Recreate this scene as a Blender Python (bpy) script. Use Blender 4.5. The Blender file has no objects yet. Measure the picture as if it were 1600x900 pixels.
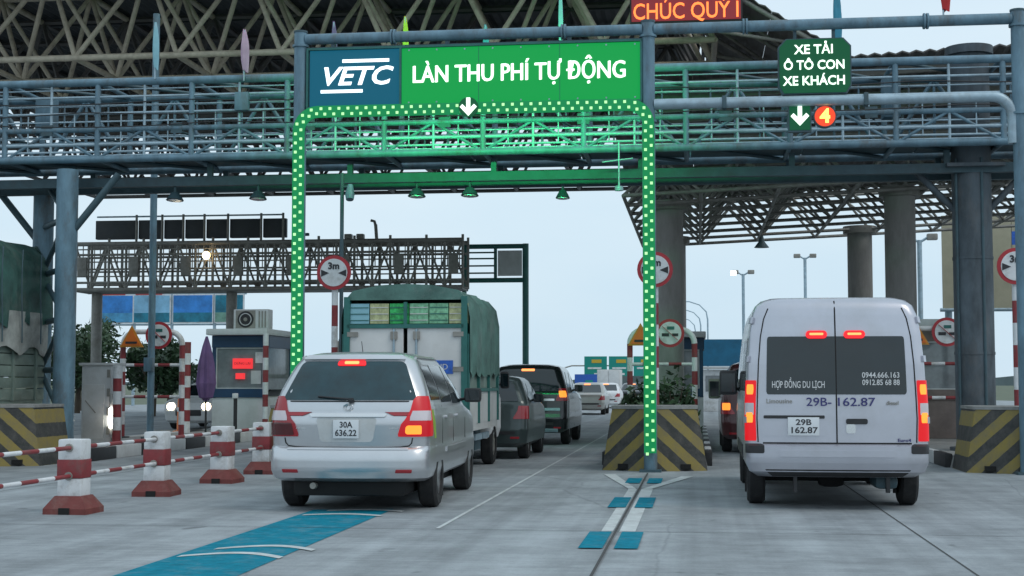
import bpy, bmesh, math, random
import numpy as np
from mathutils import Vector, Matrix
R = math.radians
random.seed(7)
C = bpy.context.scene.collection
# ------------------------------------------------------------------ camera
F, PX, PY = 2300.0, 288.0, 150.0
YAW, PIT = math.atan(PX / F), math.atan(PY / F)
cam = bpy.data.cameras.new('camera'); cam.lens = 36 * F / 1600; cam.sensor_width = 36
cam.clip_start = 0.1; cam.clip_end = 6000
camo = bpy.data.objects.new('camera', cam); C.objects.link(camo)
camo.location = (0, 0, 1.38); camo.rotation_euler = (R(90) + PIT, 0, YAW)
bpy.context.scene.camera = camo
# ------------------------------------------------------------------ sky, sun, exposure
SUN_EL, SUN_AZ = R(52), R(118)
w = bpy.data.worlds.new('World'); bpy.context.scene.world = w; w.use_nodes = True
nt = w.node_tree; nt.nodes.clear()
out = nt.nodes.new('ShaderNodeOutputWorld'); bg = nt.nodes.new('ShaderNodeBackground')
sky = nt.nodes.new('ShaderNodeTexSky'); sky.sky_type = 'NISHITA'; sky.sun_disc = False
sky.sun_elevation = SUN_EL; sky.sun_rotation = SUN_AZ; sky.dust_density = 4; sky.air_density = 1.2
mixs = nt.nodes.new('ShaderNodeMix'); mixs.data_type = 'RGBA'; mixs.inputs[0].default_value = 0.86
mixs.inputs[7].default_value = (6.9, 9.1, 10.6, 1)            # an even veil of thin evening cloud
wn = nt.nodes.new('ShaderNodeTexNoise'); wn.inputs['Scale'].default_value = 2.2; wn.inputs['Detail'].default_value = 5
wt = nt.nodes.new('ShaderNodeTexCoord'); wm = nt.nodes.new('ShaderNodeMapping'); wm.inputs['Scale'].default_value = (1, 1, 3.5)
wr = nt.nodes.new('ShaderNodeValToRGB'); wr.color_ramp.elements[0].position = .35; wr.color_ramp.elements[1].position = .65
wr.color_ramp.elements[0].color = (.69, .885, 1.03, 1); wr.color_ramp.elements[1].color = (.80, .955, 1.06, 1)
wx = nt.nodes.new('ShaderNodeMix'); wx.data_type = 'RGBA'; wx.blend_type = 'MULTIPLY'; wx.inputs[0].default_value = 1; wx.inputs[7].default_value = (10, 10, 10, 1)
nt.links.new(wt.outputs['Generated'], wm.inputs[0]); nt.links.new(wm.outputs[0], wn.inputs[0]); nt.links.new(wn.outputs[0], wr.inputs[0]); nt.links.new(wr.outputs[0], wx.inputs[6])
nt.links.new(wx.outputs[2], mixs.inputs[7])
nt.links.new(sky.outputs[0], mixs.inputs[6]); nt.links.new(mixs.outputs[2], bg.inputs[0])
bg.inputs[1].default_value = 0.1
nt.links.new(bg.outputs[0], out.inputs[0])
sl = bpy.data.lights.new('sun', 'SUN'); sl.energy = 0.7; sl.angle = R(20); sl.color = (1, .96, .9)
so = bpy.data.objects.new('sun', sl); C.objects.link(so)
sd = Vector((math.sin(SUN_AZ) * math.cos(SUN_EL), math.cos(SUN_AZ) * math.cos(SUN_EL), math.sin(SUN_EL)))
so.rotation_euler = (-sd).to_track_quat('-Z', 'Y').to_euler()
vs = bpy.context.scene.view_settings
vs.view_transform = 'Standard'; vs.look = 'None'; vs.exposure = 0.0; vs.gamma = 1
bpy.context.scene.cycles.max_bounces = 6

# ------------------------------------------------------------------ materials
def mk(name, col, rough=.6, metal=0., var=.18, scale=3., bump=0., coat=0., dirt=None, dirtamt=.0, spec=.5, stretch=(1, 1, 1)):
    m = bpy.data.materials.new(name); m.use_nodes = True
    n = m.node_tree.nodes; l = m.node_tree.links; b = n['Principled BSDF']
    b.inputs['Roughness'].default_value = rough; b.inputs['Metallic'].default_value = metal
    b.inputs['Coat Weight'].default_value = coat; b.inputs['Specular IOR Level'].default_value = spec
    tc = n.new('ShaderNodeTexCoord'); mp = n.new('ShaderNodeMapping'); mp.inputs['Scale'].default_value = stretch
    ge = n.new('ShaderNodeNewGeometry')
    l.new(ge.outputs['Position'], mp.inputs[0])
    nz = n.new('ShaderNodeTexNoise'); nz.inputs['Scale'].default_value = scale; nz.inputs['Detail'].default_value = 6
    nz.inputs['Roughness'].default_value = .65
    l.new(mp.outputs[0], nz.inputs[0])
    rp = n.new('ShaderNodeValToRGB')
    lo = [max(0, c * (1 - var)) for c in col]; hi = [min(1, c * (1 + var)) for c in col]
    rp.color_ramp.elements[0].position = .3; rp.color_ramp.elements[1].position = .7
    rp.color_ramp.elements[0].color = (*lo, 1); rp.color_ramp.elements[1].color = (*hi, 1)
    l.new(nz.outputs[0], rp.inputs[0]); last = rp.outputs[0]
    if dirt:
        n2 = n.new('ShaderNodeTexNoise'); n2.inputs['Scale'].default_value = scale * .45; n2.inputs['Detail'].default_value = 9
        n2.inputs['Roughness'].default_value = .75
        l.new(mp.outputs[0], n2.inputs[0])
        r2 = n.new('ShaderNodeValToRGB'); r2.color_ramp.elements[0].position = .5; r2.color_ramp.elements[1].position = .72
        r2.color_ramp.elements[1].color = (dirtamt, dirtamt, dirtamt, 1)
        l.new(n2.outputs[0], r2.inputs[0])
        mx = n.new('ShaderNodeMix'); mx.data_type = 'RGBA'; mx.inputs[7].default_value = (*dirt, 1)
        l.new(r2.outputs[0], mx.inputs[0]); l.new(last, mx.inputs[6]); last = mx.outputs[2]
    l.new(last, b.inputs['Base Color'])
    if bump:
        bp = n.new('ShaderNodeBump'); bp.inputs['Strength'].default_value = bump; bp.inputs['Distance'].default_value = .02
        l.new(nz.outputs[0], bp.inputs['Height']); l.new(bp.outputs[0], b.inputs['Normal'])
    return m
def glow(name, col, st, base=None, rough=.35):
    m = bpy.data.materials.new(name); m.use_nodes = True
    b = m.node_tree.nodes['Principled BSDF']
    b.inputs['Base Color'].default_value = (*(base or col), 1); b.inputs['Roughness'].default_value = rough
    b.inputs['Emission Color'].default_value = (*col, 1); b.inputs['Emission Strength'].default_value = st
    return m
def stripes(name, ca, cb, period, kx, kz, mirror=True, dirt=.35):
    """hazard paint: slanted bands on the object's own coordinates, worn by noise"""
    m = mk(name, ca, .65, var=.1)
    n = m.node_tree.nodes; l = m.node_tree.links; b = n['Principled BSDF']
    tc = n.new('ShaderNodeTexCoord'); sp = n.new('ShaderNodeSeparateXYZ'); l.new(tc.outputs['Object'], sp.inputs[0])
    def math_(op, a, bb):
        q = n.new('ShaderNodeMath'); q.operation = op
        for i, v in enumerate((a, bb)):
            if v is None: continue
            if isinstance(v, (int, float)): q.inputs[i].default_value = v
            else: l.new(v, q.inputs[i])
        return q.outputs[0]
    x = math_('ABSOLUTE', sp.outputs[0], None) if mirror else sp.outputs[0]
    v = math_('ADD', math_('MULTIPLY', x, kx), math_('MULTIPLY', sp.outputs[2], kz))
    nz = n.new('ShaderNodeTexNoise'); nz.inputs['Scale'].default_value = 14; nz.inputs['Detail'].default_value = 4
    l.new(tc.outputs['Object'], nz.inputs[0])
    v = math_('ADD', v, math_('MULTIPLY', math_('SUBTRACT', nz.outputs[0], .5), .025))
    v = math_('FRACT', math_('DIVIDE', v, period), None)
    st = math_('GREATER_THAN', v, .5)
    mx = n.new('ShaderNodeMix'); mx.data_type = 'RGBA'; mx.inputs[6].default_value = (*ca, 1); mx.inputs[7].default_value = (*cb, 1)
    l.new(st, mx.inputs[0])
    n3 = n.new('ShaderNodeTexNoise'); n3.inputs['Scale'].default_value = 5; n3.inputs['Detail'].default_value = 9; n3.inputs['Roughness'].default_value = .8
    l.new(tc.outputs['Object'], n3.inputs[0])
    rr = n.new('ShaderNodeValToRGB'); rr.color_ramp.elements[0].position = .42; rr.color_ramp.elements[1].position = .75
    l.new(n3.outputs[0], rr.inputs[0])
    m2 = n.new('ShaderNodeMix'); m2.data_type = 'RGBA'; m2.inputs[7].default_value = (.13, .12, .11, 1)
    l.new(math_('MULTIPLY', rr.outputs[0], dirt), m2.inputs[0]); l.new(mx.outputs[2], m2.inputs[6])
    l.new(m2.outputs[2], b.inputs['Base Color'])
    return m
def road_mat():
    m = mk('worn_concrete', (.325, .352, .37), .72, var=.10, scale=1.2, spec=.35)
    n = m.node_tree.nodes; l = m.node_tree.links; b = n['Principled BSDF']
    base = b.inputs['Base Color'].links[0].from_socket
    ge = n.new('ShaderNodeNewGeometry')
    def nz(sc, st, d=5, r=.6):
        mp = n.new('ShaderNodeMapping'); mp.inputs['Scale'].default_value = st; l.new(ge.outputs['Position'], mp.inputs[0])
        q = n.new('ShaderNodeTexNoise'); q.inputs['Scale'].default_value = sc; q.inputs['Detail'].default_value = d; q.inputs['Roughness'].default_value = r
        l.new(mp.outputs[0], q.inputs[0]); return q.outputs[0]
    def ramp(s, a, bb, ca, cb):
        q = n.new('ShaderNodeValToRGB'); q.color_ramp.elements[0].position = a; q.color_ramp.elements[1].position = bb
        q.color_ramp.elements[0].color = (ca, ca, ca, 1); q.color_ramp.elements[1].color = (cb, cb, cb, 1); l.new(s, q.inputs[0]); return q.outputs[0]
    def mul(a, bb):
        q = n.new('ShaderNodeMix'); q.data_type = 'RGBA'; q.blend_type = 'MULTIPLY'; q.inputs[0].default_value = 1
        l.new(a, q.inputs[6]); l.new(bb, q.inputs[7]); return q.outputs[2]
    tyre = ramp(nz(1.0, (1.7, .022, 1), 4), .33, .66, .72, 1.1)      # rubber laid down along the lanes
    brush = ramp(nz(1.0, (.5, 14, 1), 3), .3, .7, .88, 1.08)         # brushed finish across the lane
    spots = ramp(nz(.9, (1, 1, 1), 9, .75), .36, .58, .72, 1.06)
    grit = ramp(nz(45, (1, 1, 1), 4, .8), .3, .7, .86, 1.1)
    oil = ramp(nz(2.6, (1, .55, 1), 2, .5), .70, .76, 1.0, .55)       # drips and old patches
    vo = n.new('ShaderNodeTexVoronoi'); vo.feature = 'DISTANCE_TO_EDGE'; vo.inputs['Scale'].default_value = .23
    wv = n.new('ShaderNodeMix'); wv.data_type = 'RGBA'; wv.inputs[0].default_value = .12; nq = n.new('ShaderNodeTexNoise'); nq.inputs['Scale'].default_value = 1.3; nq.inputs['Detail'].default_value = 6
    l.new(ge.outputs['Position'], nq.inputs[0]); l.new(ge.outputs['Position'], wv.inputs[6]); l.new(nq.outputs['Color'], wv.inputs[7]); l.new(wv.outputs[2], vo.inputs[0])
    crack = ramp(vo.outputs[0], .0, .004, .8, 1.0)
    c = mul(mul(mul(mul(mul(mul(base, tyre), brush), spots), grit), oil), crack)
    l.new(c, b.inputs['Base Color'])
    bp = n.new('ShaderNodeBump'); bp.inputs['Strength'].default_value = .35; bp.inputs['Distance'].default_value = .006
    l.new(nz(30, (.3, 3, 1), 6, .75), bp.inputs['Height']); l.new(bp.outputs[0], b.inputs['Normal'])
    return m
M = dict(
    road=road_mat(), ground=mk('dusty_grass', (.10, .12, .075), .9, scale=.2, var=.3),
    steel=mk('blue_grey_steel', (.125, .215, .275), .5, .1, var=.3, dirt=(.10, .075, .055), dirtamt=.85, scale=5, stretch=(1, 1, .35)),
    steel_d=mk('dark_teal_steel', (.055, .10, .12), .55, .1, dirt=(.05, .045, .04), dirtamt=.6, scale=4),
    steel_l=mk('pale_galvanised_steel', (.34, .445, .51), .45, .35, dirt=(.17, .15, .13), dirtamt=.5, scale=5),
    steel_b=mk('beige_painted_tube', (.52, .45, .35), .5, dirt=(.2, .15, .1), dirtamt=.6, scale=5),
    steel_g=mk('grey_brown_steel', (.27, .26, .235), .6, .1, dirt=(.12, .10, .08), dirtamt=.6, scale=5),
    steel_gr=mk('green_frame_paint', (.02, .13, .115), .45, scale=5),
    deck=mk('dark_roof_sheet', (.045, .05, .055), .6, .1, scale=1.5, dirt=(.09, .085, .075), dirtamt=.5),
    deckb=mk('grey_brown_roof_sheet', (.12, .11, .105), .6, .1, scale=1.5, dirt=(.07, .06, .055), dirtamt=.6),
    steelw=mk('weathered_column_steel', (.075, .095, .112), .65, var=.5, scale=3, dirt=(.13, .12, .115), dirtamt=.8, bump=.4, stretch=(1, 1, .4)),
    conc=mk('column_concrete', (.30, .285, .27), .8, scale=4, var=.15, dirt=(.17, .15, .13), dirtamt=.6, bump=.3, stretch=(1, 1, .3)),
    kerb=mk('kerb_concrete', (.27, .27, .26), .85, scale=5, var=.2, dirt=(.12, .11, .1), dirtamt=.6, bump=.3),
    white=mk('white_paint', (.68, .69, .70), .55, var=.08, scale=6, dirt=(.30, .28, .25), dirtamt=.85),
    offw=mk('grey_white_panel', (.55, .56, .56), .5, var=.08, scale=3, dirt=(.34, .33, .3), dirtamt=.5),
    red=mk('dark_red_paint', (.25, .035, .04), .6, scale=8, dirt=(.16, .10, .09), dirtamt=.85),
    maroon=mk('maroon_concrete_paint', (.17, .04, .035), .7, scale=8, dirt=(.22, .13, .11), dirtamt=.7),
    redl=mk('red_sign_paint', (.42, .03, .04), .45, var=.1),
    yellow=mk('yellow_paint', (.55, .36, .03), .5, var=.1, scale=6), orange=mk('orange_plastic', (.75, .17, .02), .45, var=.08),
    amber=mk('amber_sign_paint', (.62, .26, .03), .5, var=.1),
    teal=mk('teal_road_paint', (.0, .185, .265), .8, scale=8, var=.25, dirt=(.22, .29, .31), dirtamt=.5, spec=.15),
    wline=mk('worn_white_line', (.52, .55, .55), .7, scale=6, var=.15, dirt=(.31, .32, .32), dirtamt=.9),
    joint=mk('joint_filler', (.06, .06, .06), .9, scale=9),
    black=mk('black_plastic', (.022, .022, .024), .55, scale=8), rubber=mk('tyre_rubber', (.02, .02, .021), .85, scale=12, dirt=(.08, .075, .07), dirtamt=.5),
    under=mk('underbody', (.012, .012, .012), .9), alloy=mk('alloy_rim', (.5, .51, .52), .3, .8, var=.1),
    silver=mk('silver_metallic_paint', (.60, .605, .62), .30, .74, var=.05, scale=2, coat=.4, dirt=(.47, .46, .44), dirtamt=.35),
    silverv=mk('silver_van_paint', (.53, .53, .58), .33, .72, var=.05, scale=2, coat=.3, dirt=(.40, .39, .38), dirtamt=.4),
    champ=mk('champagne_paint', (.42, .41, .38), .35, .45, var=.06, coat=.3),
    blackp=mk('black_car_paint', (.012, .015, .018), .2, .1, var=.15, coat=.6),
    grp=mk('dark_grey_green_paint', (.045, .065, .065), .3, .3, var=.15, coat=.4),
    marp=mk('dark_maroon_car_paint', (.06, .012, .014), .3, .2, coat=.5),
    glass=mk('dark_tinted_glass', (.008, .016, .02), .06, var=.2, coat=.2, spec=.6),
    gteal=mk('teal_tinted_glass', (.006, .035, .045), .05, var=.4, scale=3, coat=.2, spec=.6),
    gpane=mk('grey_window_glass', (.20, .22, .23), .08, var=.25, scale=3, spec=.7),
    lens=mk('red_lamp_lens', (.33, .012, .02), .2, coat=.6, var=.1), lensd=mk('unlit_dark_red_lens', (.08, .008, .01), .2, coat=.6),
    clear=mk('clear_lamp_lens', (.62, .55, .57), .15, coat=.6, var=.08), chrome=mk('chrome', (.7, .7, .7), .15, .95, var=.05),
    plate=mk('number_plate_white', (.68, .70, .72), .4, var=.05), ink=mk('black_ink', (.03, .03, .035), .6), navy=mk('navy_vinyl', (.035, .035, .15), .5),
    whitevinyl=mk('white_vinyl', (.66, .66, .66), .5, var=.1),
    tarp=mk('green_tarpaulin', (.075, .165, .14), .65, scale=2.5, var=.45, dirt=(.20, .25, .23), dirtamt=.85, bump=.7), tarp2=mk('grey_green_tarpaulin', (.035, .10, .085), .65, scale=2.2, var=.5, dirt=(.14, .17, .15), dirtamt=.85, bump=.8),
    tarpd=mk('pale_tarp_skirt', (.33, .35, .33), .6, scale=2.5, var=.4, bump=.5), trucks=mk('weathered_green_panel', (.17, .23, .20), .65, scale=2, var=.25, dirt=(.11, .11, .09), dirtamt=.7),
    truckw=mk('dusty_white_steel', (.55, .55, .54), .5, scale=2, var=.1, dirt=(.36, .34, .3), dirtamt=.6),
    blue=mk('blue_sticker', (.02, .10, .42), .5, var=.3, scale=20), dblue=mk('dark_blue_frame', (.012, .05, .11), .45, var=.15),
    boardg=mk('green_direction_board', (.0, .24, .20), .5, var=.06), boardb=mk('blue_hoarding', (.01, .13, .24), .55, var=.25, scale=1.2),
    leaf=mk('dark_green_leaf', (.035, .075, .03), .6, var=.5, scale=2), leaf2=mk('mid_green_leaf', (.06, .10, .035), .6, var=.5, scale=2),
    bark=mk('bark', (.09, .07, .05), .9), beige=mk('beige_hoarding', (.43, .40, .29), .7, var=.08), brown=mk('brown_steel_panel', (.17, .13, .115), .6, scale=3, var=.25, dirt=(.10, .08, .07), dirtamt=.6),
    lblue=mk('pale_blue_cloth', (.26, .50, .57), .8, var=.12), pink=mk('pink_cloth', (.48, .30, .42), .8, var=.15), purple=mk('purple_cloth', (.16, .09, .22), .8, var=.2), ycloth=mk('yellow_green_cloth', (.48, .5, .05), .8, var=.15), rcloth=mk('red_cloth', (.5, .03, .03), .8, var=.15), tcloth=mk('teal_cloth', (.05, .25, .36), .8),
    pgreen=mk('bright_green_goods', (.03, .38, .10), .6, var=.6, scale=14), pgreen2=mk('pale_green_goods', (.18, .42, .25), .6, var=.5, scale=14), pyel=mk('straw_goods', (.40, .42, .22), .6, var=.4, scale=14),
    sky1=mk('poster_blue', (.03, .20, .55), .5, var=.5, scale=.8), sky2=mk('poster_pale_blue', (.20, .42, .6), .5, var=.4, scale=.8), sea1=mk('poster_sea', (.06, .26, .45), .5, var=.5, scale=1.2), sea2=mk('poster_teal_sea', (.01, .16, .24), .5, var=.5, scale=1.2), leafp=mk('poster_green', (.14, .28, .22), .5, var=.4, scale=1.5),
    hill=mk('hazed_treeline', (.12, .16, .17), .9, scale=.05),  # blue-grey: distance haze is put into this colour
    lime=mk('lime_vinyl_stripe', (.30, .48, .06), .5, var=.15),
    led=glow('led_green_white', (.50, 1, .42), 1.05, (.2, .4, .2)), ledh=glow('led_tube_green', (.0, .42, .12), .5, (.0, .06, .02), .6),
    sgreen=glow('lit_green_panel', (.0, .36, .06), .9, (.0, .03, .012), .7), sblue=glow('lit_blue_panel', (.0, .12, .20), .75, (.0, .02, .035), .7),
    stext=glow('lit_white_letter', (.80, 1, .82), 1.4), btext=glow('lit_blue_white_letter', (.85, .97, 1), 1.5),
    dgreen=glow('lit_dark_green_panel', (.0, .09, .03), .8, (.0, .02, .01), .7),
    rpan=glow('lit_red_panel', (.22, .012, .02), .8, (.1, .01, .01)), rtext=glow('lit_orange_letter', (1, .2, .04), 1.6), rdisc=glow('lit_red_disc', (.75, .05, .01), .9), ytext=glow('lit_yellow_digit', (1, .62, .12), 1.8),
    bhot=glow('lit_amber_bulb', (1, .27, .03), 1.25), bred=glow('lit_red_lens', (1, .006, .012), .62, (.22, .002, .004)), bredd=glow('glowing_dim_red_lens', (1, .01, .02), .30, (.30, .006, .012)), bred2=glow('lit_red_strip', (1, .015, .02), .95, (.3, .005, .01)), borange=glow('lit_orange_strip', (1, .28, .08), 1.9),
    head=glow('lit_headlamp', (1, .88, .62), 14), headw=glow('lit_white_headlamp', (1, .97, .85), 12), sod=glow('lit_sodium_lamp', (1, .72, .35), 8), scr=glow('red_led_board', (1, .05, .06), .8, (.4, .02, .02)),
    lampw=glow('lit_street_lamp', (1, 1, 1), 4), blueled=glow('blue_white_led', (.5, .75, 1), 3),
)
M['haz'] = stripes('hazard_stripes', (.03, .032, .03), (.27, .205, .05), .40, .95, 1.0, dirt=.75)
M['hazk'] = stripes('hazard_kerb', (.05, .05, .05), (.36, .33, .26), .9, 0, 0, False)
# ------------------------------------------------------------------ helpers
def tag(o, label, cat, group=None, kind=None):
    if label: o['label'] = label
    if cat: o['category'] = cat
    if group: o['group'] = group
    if kind: o['kind'] = kind
    return o
def thing(name, label, cat, loc=(0, 0, 0), rz=0, group=None):
    o = bpy.data.objects.new(name, None); C.objects.link(o); o.empty_display_size = .2
    o.location = loc; o.rotation_euler = (0, 0, rz); return tag(o, label, cat, group)
def attach(o, parent):
    C.objects.link(o)
    if parent is not None:
        o.parent = parent
        if parent.type == 'MESH': o.matrix_parent_inverse = parent.matrix_basis.inverted()
    return o
def mesh_obj(name, verts, faces, m, parent=None, smooth=None, recalc=True):
    me = bpy.data.meshes.new(name); bm = bmesh.new()
    vs_ = [bm.verts.new(v) for v in verts]
    for f in faces:
        try: bm.faces.new([vs_[i] for i in f])
        except ValueError: pass
    if recalc: bmesh.ops.recalc_face_normals(bm, faces=bm.faces)
    bm.to_mesh(me); bm.free(); me.materials.append(M[m] if isinstance(m, str) else m)
    if smooth: me.shade_smooth(); me.set_sharp_from_angle(angle=R(smooth))
    return attach(bpy.data.objects.new(name, me), parent)
_cache = {}
def unit(shape, m):
    k = (shape, m)
    if k in _cache: return _cache[k]
    me = bpy.data.meshes.new(shape + '_' + m); bm = bmesh.new()
    if shape == 'tube':
        bmesh.ops.create_cone(bm, cap_ends=True, segments=10, radius1=1, radius2=1, depth=1, matrix=Matrix.Translation((0, 0, .5)))
    elif shape == 'round':
        bmesh.ops.create_cone(bm, cap_ends=True, segments=28, radius1=1, radius2=1, depth=1, matrix=Matrix.Translation((0, 0, .5)))
    else: bmesh.ops.create_cube(bm, size=1)
    bm.to_mesh(me); bm.free(); me.materials.append(M[m])
    if shape != 'box': me.shade_smooth(); me.set_sharp_from_angle(angle=R(40))
    _cache[k] = me; return me
def tube(name, p0, p1, r, m, parent=None, shape='tube'):
    p0, p1 = Vector(p0), Vector(p1); d = p1 - p0
    o = bpy.data.objects.new(name, unit(shape, m)); o.location = p0; o.scale = (r, r, d.length)
    o.rotation_mode = 'QUATERNION'; o.rotation_quaternion = d.to_track_quat('Z', 'Y')
    return attach(o, parent)
def box(name, c, s, m, parent=None, rz=0, bev=0, ry=0, rx=0):
    if not bev:
        o = bpy.data.objects.new(name, unit('box', m)); o.scale = s
    else:
        me = bpy.data.meshes.new(name); bm = bmesh.new(); bmesh.ops.create_cube(bm, size=1)
        bmesh.ops.scale(bm, vec=s, verts=bm.verts)
        bmesh.ops.bevel(bm, geom=bm.edges, offset=min(bev, min(s) * .45), segments=2, profile=.6, affect='EDGES')
        bm.to_mesh(me); bm.free(); me.materials.append(M[m]); me.shade_smooth(); me.set_sharp_from_angle(angle=R(35))
        o = bpy.data.objects.new(name, me)
    o.location = c; o.rotation_euler = (rx, ry, rz)
    return attach(o, parent)
def bar(name, p0, p1, wd, hd, m, parent=None):
    """a box beam from p0 to p1"""
    p0, p1 = Vector(p0), Vector(p1); d = p1 - p0
    o = bpy.data.objects.new(name, unit('box', m)); o.location = (p0 + p1) / 2; o.scale = (wd, hd, d.length)
    o.rotation_mode = 'QUATERNION'; o.rotation_quaternion = d.to_track_quat('Z', 'Y')
    return attach(o, parent)
def sweep(pts, r, n=10):
    V, Fs = [], []; pts = [Vector(p) for p in pts]; up = None
    for i, p in enumerate(pts):
        t = (pts[min(i + 1, len(pts) - 1)] - pts[max(i - 1, 0)]).normalized()
        if up is None: up = t.orthogonal().normalized()
        up = (up - t * up.dot(t)).normalized(); q = t.cross(up)
        rr = r[i] if hasattr(r, '__len__') else r
        for k in range(n):
            a = 2 * math.pi * k / n; V.append(p + (up * math.cos(a) + q * math.sin(a)) * rr)
    for i in range(len(pts) - 1):
        for k in range(n): Fs.append((i * n + k, i * n + (k + 1) % n, (i + 1) * n + (k + 1) % n, (i + 1) * n + k))
    Fs.append(tuple(range(n))); Fs.append(tuple(len(V) - n + k for k in range(n)))
    return V, Fs
def pipe(name, pts, r, m, parent=None, n=10):
    V, Fs = sweep(pts, r, n); return mesh_obj(name, V, Fs, m, parent, 50)
def prism(name, poly, y0, y1, m, parent=None, smooth=None):
    """polygon in x,z extruded along y"""
    n = len(poly); V = [(x, y0, z) for x, z in poly] + [(x, y1, z) for x, z in poly]
    Fs = [tuple(range(n)), tuple(range(n, 2 * n))] + [(i, (i + 1) % n, n + (i + 1) % n, n + i) for i in range(n)]
    return mesh_obj(name, V, Fs, m, parent, smooth)
def bundle(name, segs, m, parent=None, n=5):
    """many thin struts too small to pick apart, one mesh"""
    V, Fs = [], []
    for p0, p1, r in segs:
        v, f = sweep([p0, p1], r, n); o = len(V); V += v; Fs += [tuple(i + o for i in q) for q in f]
    o = mesh_obj(name, V, Fs, m, parent, None, False); o['kind'] = 'stuff'; return o
def text(name, s, loc, size, m, parent=None, rx=90, rz=0, ext=.008, off=.0, shear=0, wid=None, align='CENTER'):
    cu = bpy.data.curves.new(name, 'FONT'); cu.body = s; cu.size = size; cu.extrude = ext; cu.offset = off; cu.shear = shear
    cu.align_x = align; cu.align_y = 'CENTER'; cu.resolution_u = 3
    t = bpy.data.objects.new(name, cu); C.objects.link(t)
    me = bpy.data.meshes.new_from_object(t.evaluated_get(bpy.context.evaluated_depsgraph_get()))
    C.objects.unlink(t); bpy.data.objects.remove(t); me.materials.clear(); me.materials.append(M[m])
    o = bpy.data.objects.new(name, me); o.location = loc; o.rotation_euler = (R(rx), 0, R(rz))
    if wid and len(me.vertices):
        xs = [v.co.x for v in me.vertices]; ex = max(xs) - min(xs); o.scale = (wid / ex, 1, 1)
    return attach(o, parent)
def copy_tree(o, parent=None):
    c = o.copy(); C.objects.link(c)
    if parent is not None: c.parent = parent
    for ch in list(o.children): copy_tree(ch, c)
    return c
def disc(name, c, r, t, m, parent=None):
    """round plate facing the road user (-y)"""
    return tube(name, (c[0], c[1] + t / 2, c[2]), (c[0], c[1] - t / 2, c[2]), r, m, parent, 'round')
def ring(name, c, r, rr, m, parent=None, sq=1.0):
    pts = [(c[0] + r * math.cos(a), c[1], c[2] + sq * r * math.sin(a)) for a in [2 * math.pi * i / 28 for i in range(29)]]
    return pipe(name, pts, rr, m, parent, 6)

# ------------------------------------------------------------------ ground, road, markings
mesh_obj('ground', [(-2500, -2500, -.05), (2500, -2500, -.05), (2500, 4000, -.05), (-2500, 4000, -.05)], [(0, 1, 2, 3)], 'ground')['kind'] = 'structure'
road = mesh_obj('road', [(-45, -400, 0), (45, -400, 0), (45, 70, 0), (14, 160, 0), (14, 2500, 0), (-16, 2500, 0), (-16, 160, 0), (-45, 70, 0)], [tuple(range(8))], 'road')
road['kind'] = 'structure'
def sheet(name, pts, m, z=.004): return mesh_obj(name, [(x, y, z) for x, y in pts], [tuple(range(len(pts)))], m, road)
sheet('teal_lane_stripe', [(-4.18, 3.5), (-3.24, 3.5), (-3.33, 16.1), (-4.18, 15.9)], 'teal')
def arrowmark(y, s):      # white curved double strokes on the teal lane
    for k, (dy, wd, sh) in enumerate(((0, .84, 0), (.55, .84, .12))):
        L = [(-4.12 + sh + wd * i / 10, y + dy + .28 * math.sin(math.pi * i / 10) * s) for i in range(11)]
        sheet('white_stroke', L + [(x, yy + .13) for x, yy in reversed(L)], 'wline', .008)
arrowmark(11.4, 1); arrowmark(15.15, .6)
sheet('road_joint', [(-.772, -5), (-.748, -5), (-.748, 22.9), (-.772, 22.9)], 'joint', .014)
for x in (-8.9, 2.0, 7.4): sheet('road_joint', [(x - .008, -5), (x + .008, -5), (x + .008, 60), (x - .008, 60)], 'joint')
sheet('road_joint', [(-2.49, 14), (-2.45, 14), (-2.45, 60), (-2.49, 60)], 'wline')
for y in (8.2, 13.9, 19.6, 25.3, 31.0, 36.7, 42.4): sheet('road_joint', [(-8.9, y), (7.4, y), (7.4, y + .014), (-8.9, y + .014)], 'joint', .006)
for y0, y1 in ((12.43, 13.83), (16.55, 18.02), (20.6, 21.7)):
    sheet('teal_square', [(-1.0, y0), (-.795, y0), (-.795, y1), (-1.0, y1)], 'teal', .010)
    sheet('teal_square', [(-.70, y0), (-.50, y0), (-.50, y1), (-.70, y1)], 'teal', .010)
sheet('white_line', [(-.90, 13.85), (-.79, 13.85), (-.79, 19.5), (-.90, 19.5)], 'wline')
sheet('white_line', [(-.73, 13.85), (-.58, 13.85), (-.58, 19.5), (-.73, 19.5)], 'wline')
sheet('white_line', [(-.90, 19.5), (-.80, 19.5), (-1.24, 22.6), (-1.42, 22.6)], 'wline', .008)
sheet('white_line', [(-.72, 19.5), (-.60, 19.5), (-.06, 22.2), (-.24, 22.2)], 'wline', .008)
# traffic islands
ISL = {'left': -11.65, 'mid': -6.35, 'center': -.68, 'right': 5.0}
for k, cx in ISL.items():
    y0, y1 = (25.1, 52) if k != 'mid' else (25.1, 50)
    o = prism('traffic_island', [(cx - .85, 0), (cx + .85, 0), (cx + .80, .2), (cx - .80, .2)], y0, y1, 'kerb'); o['kind'] = 'structure'
    for sgn in (-1, 1):                                    # kerb stones, alternately painted
        for i in range(14):
            yy = 25.2 + i * 1.25
            if yy + 1.2 > y1: break
            box('kerb_stone', (cx + sgn * .87, yy + .6, .115), (.12, 1.2, .23), 'offw' if i % 2 else 'black', o, bev=.015)

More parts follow.
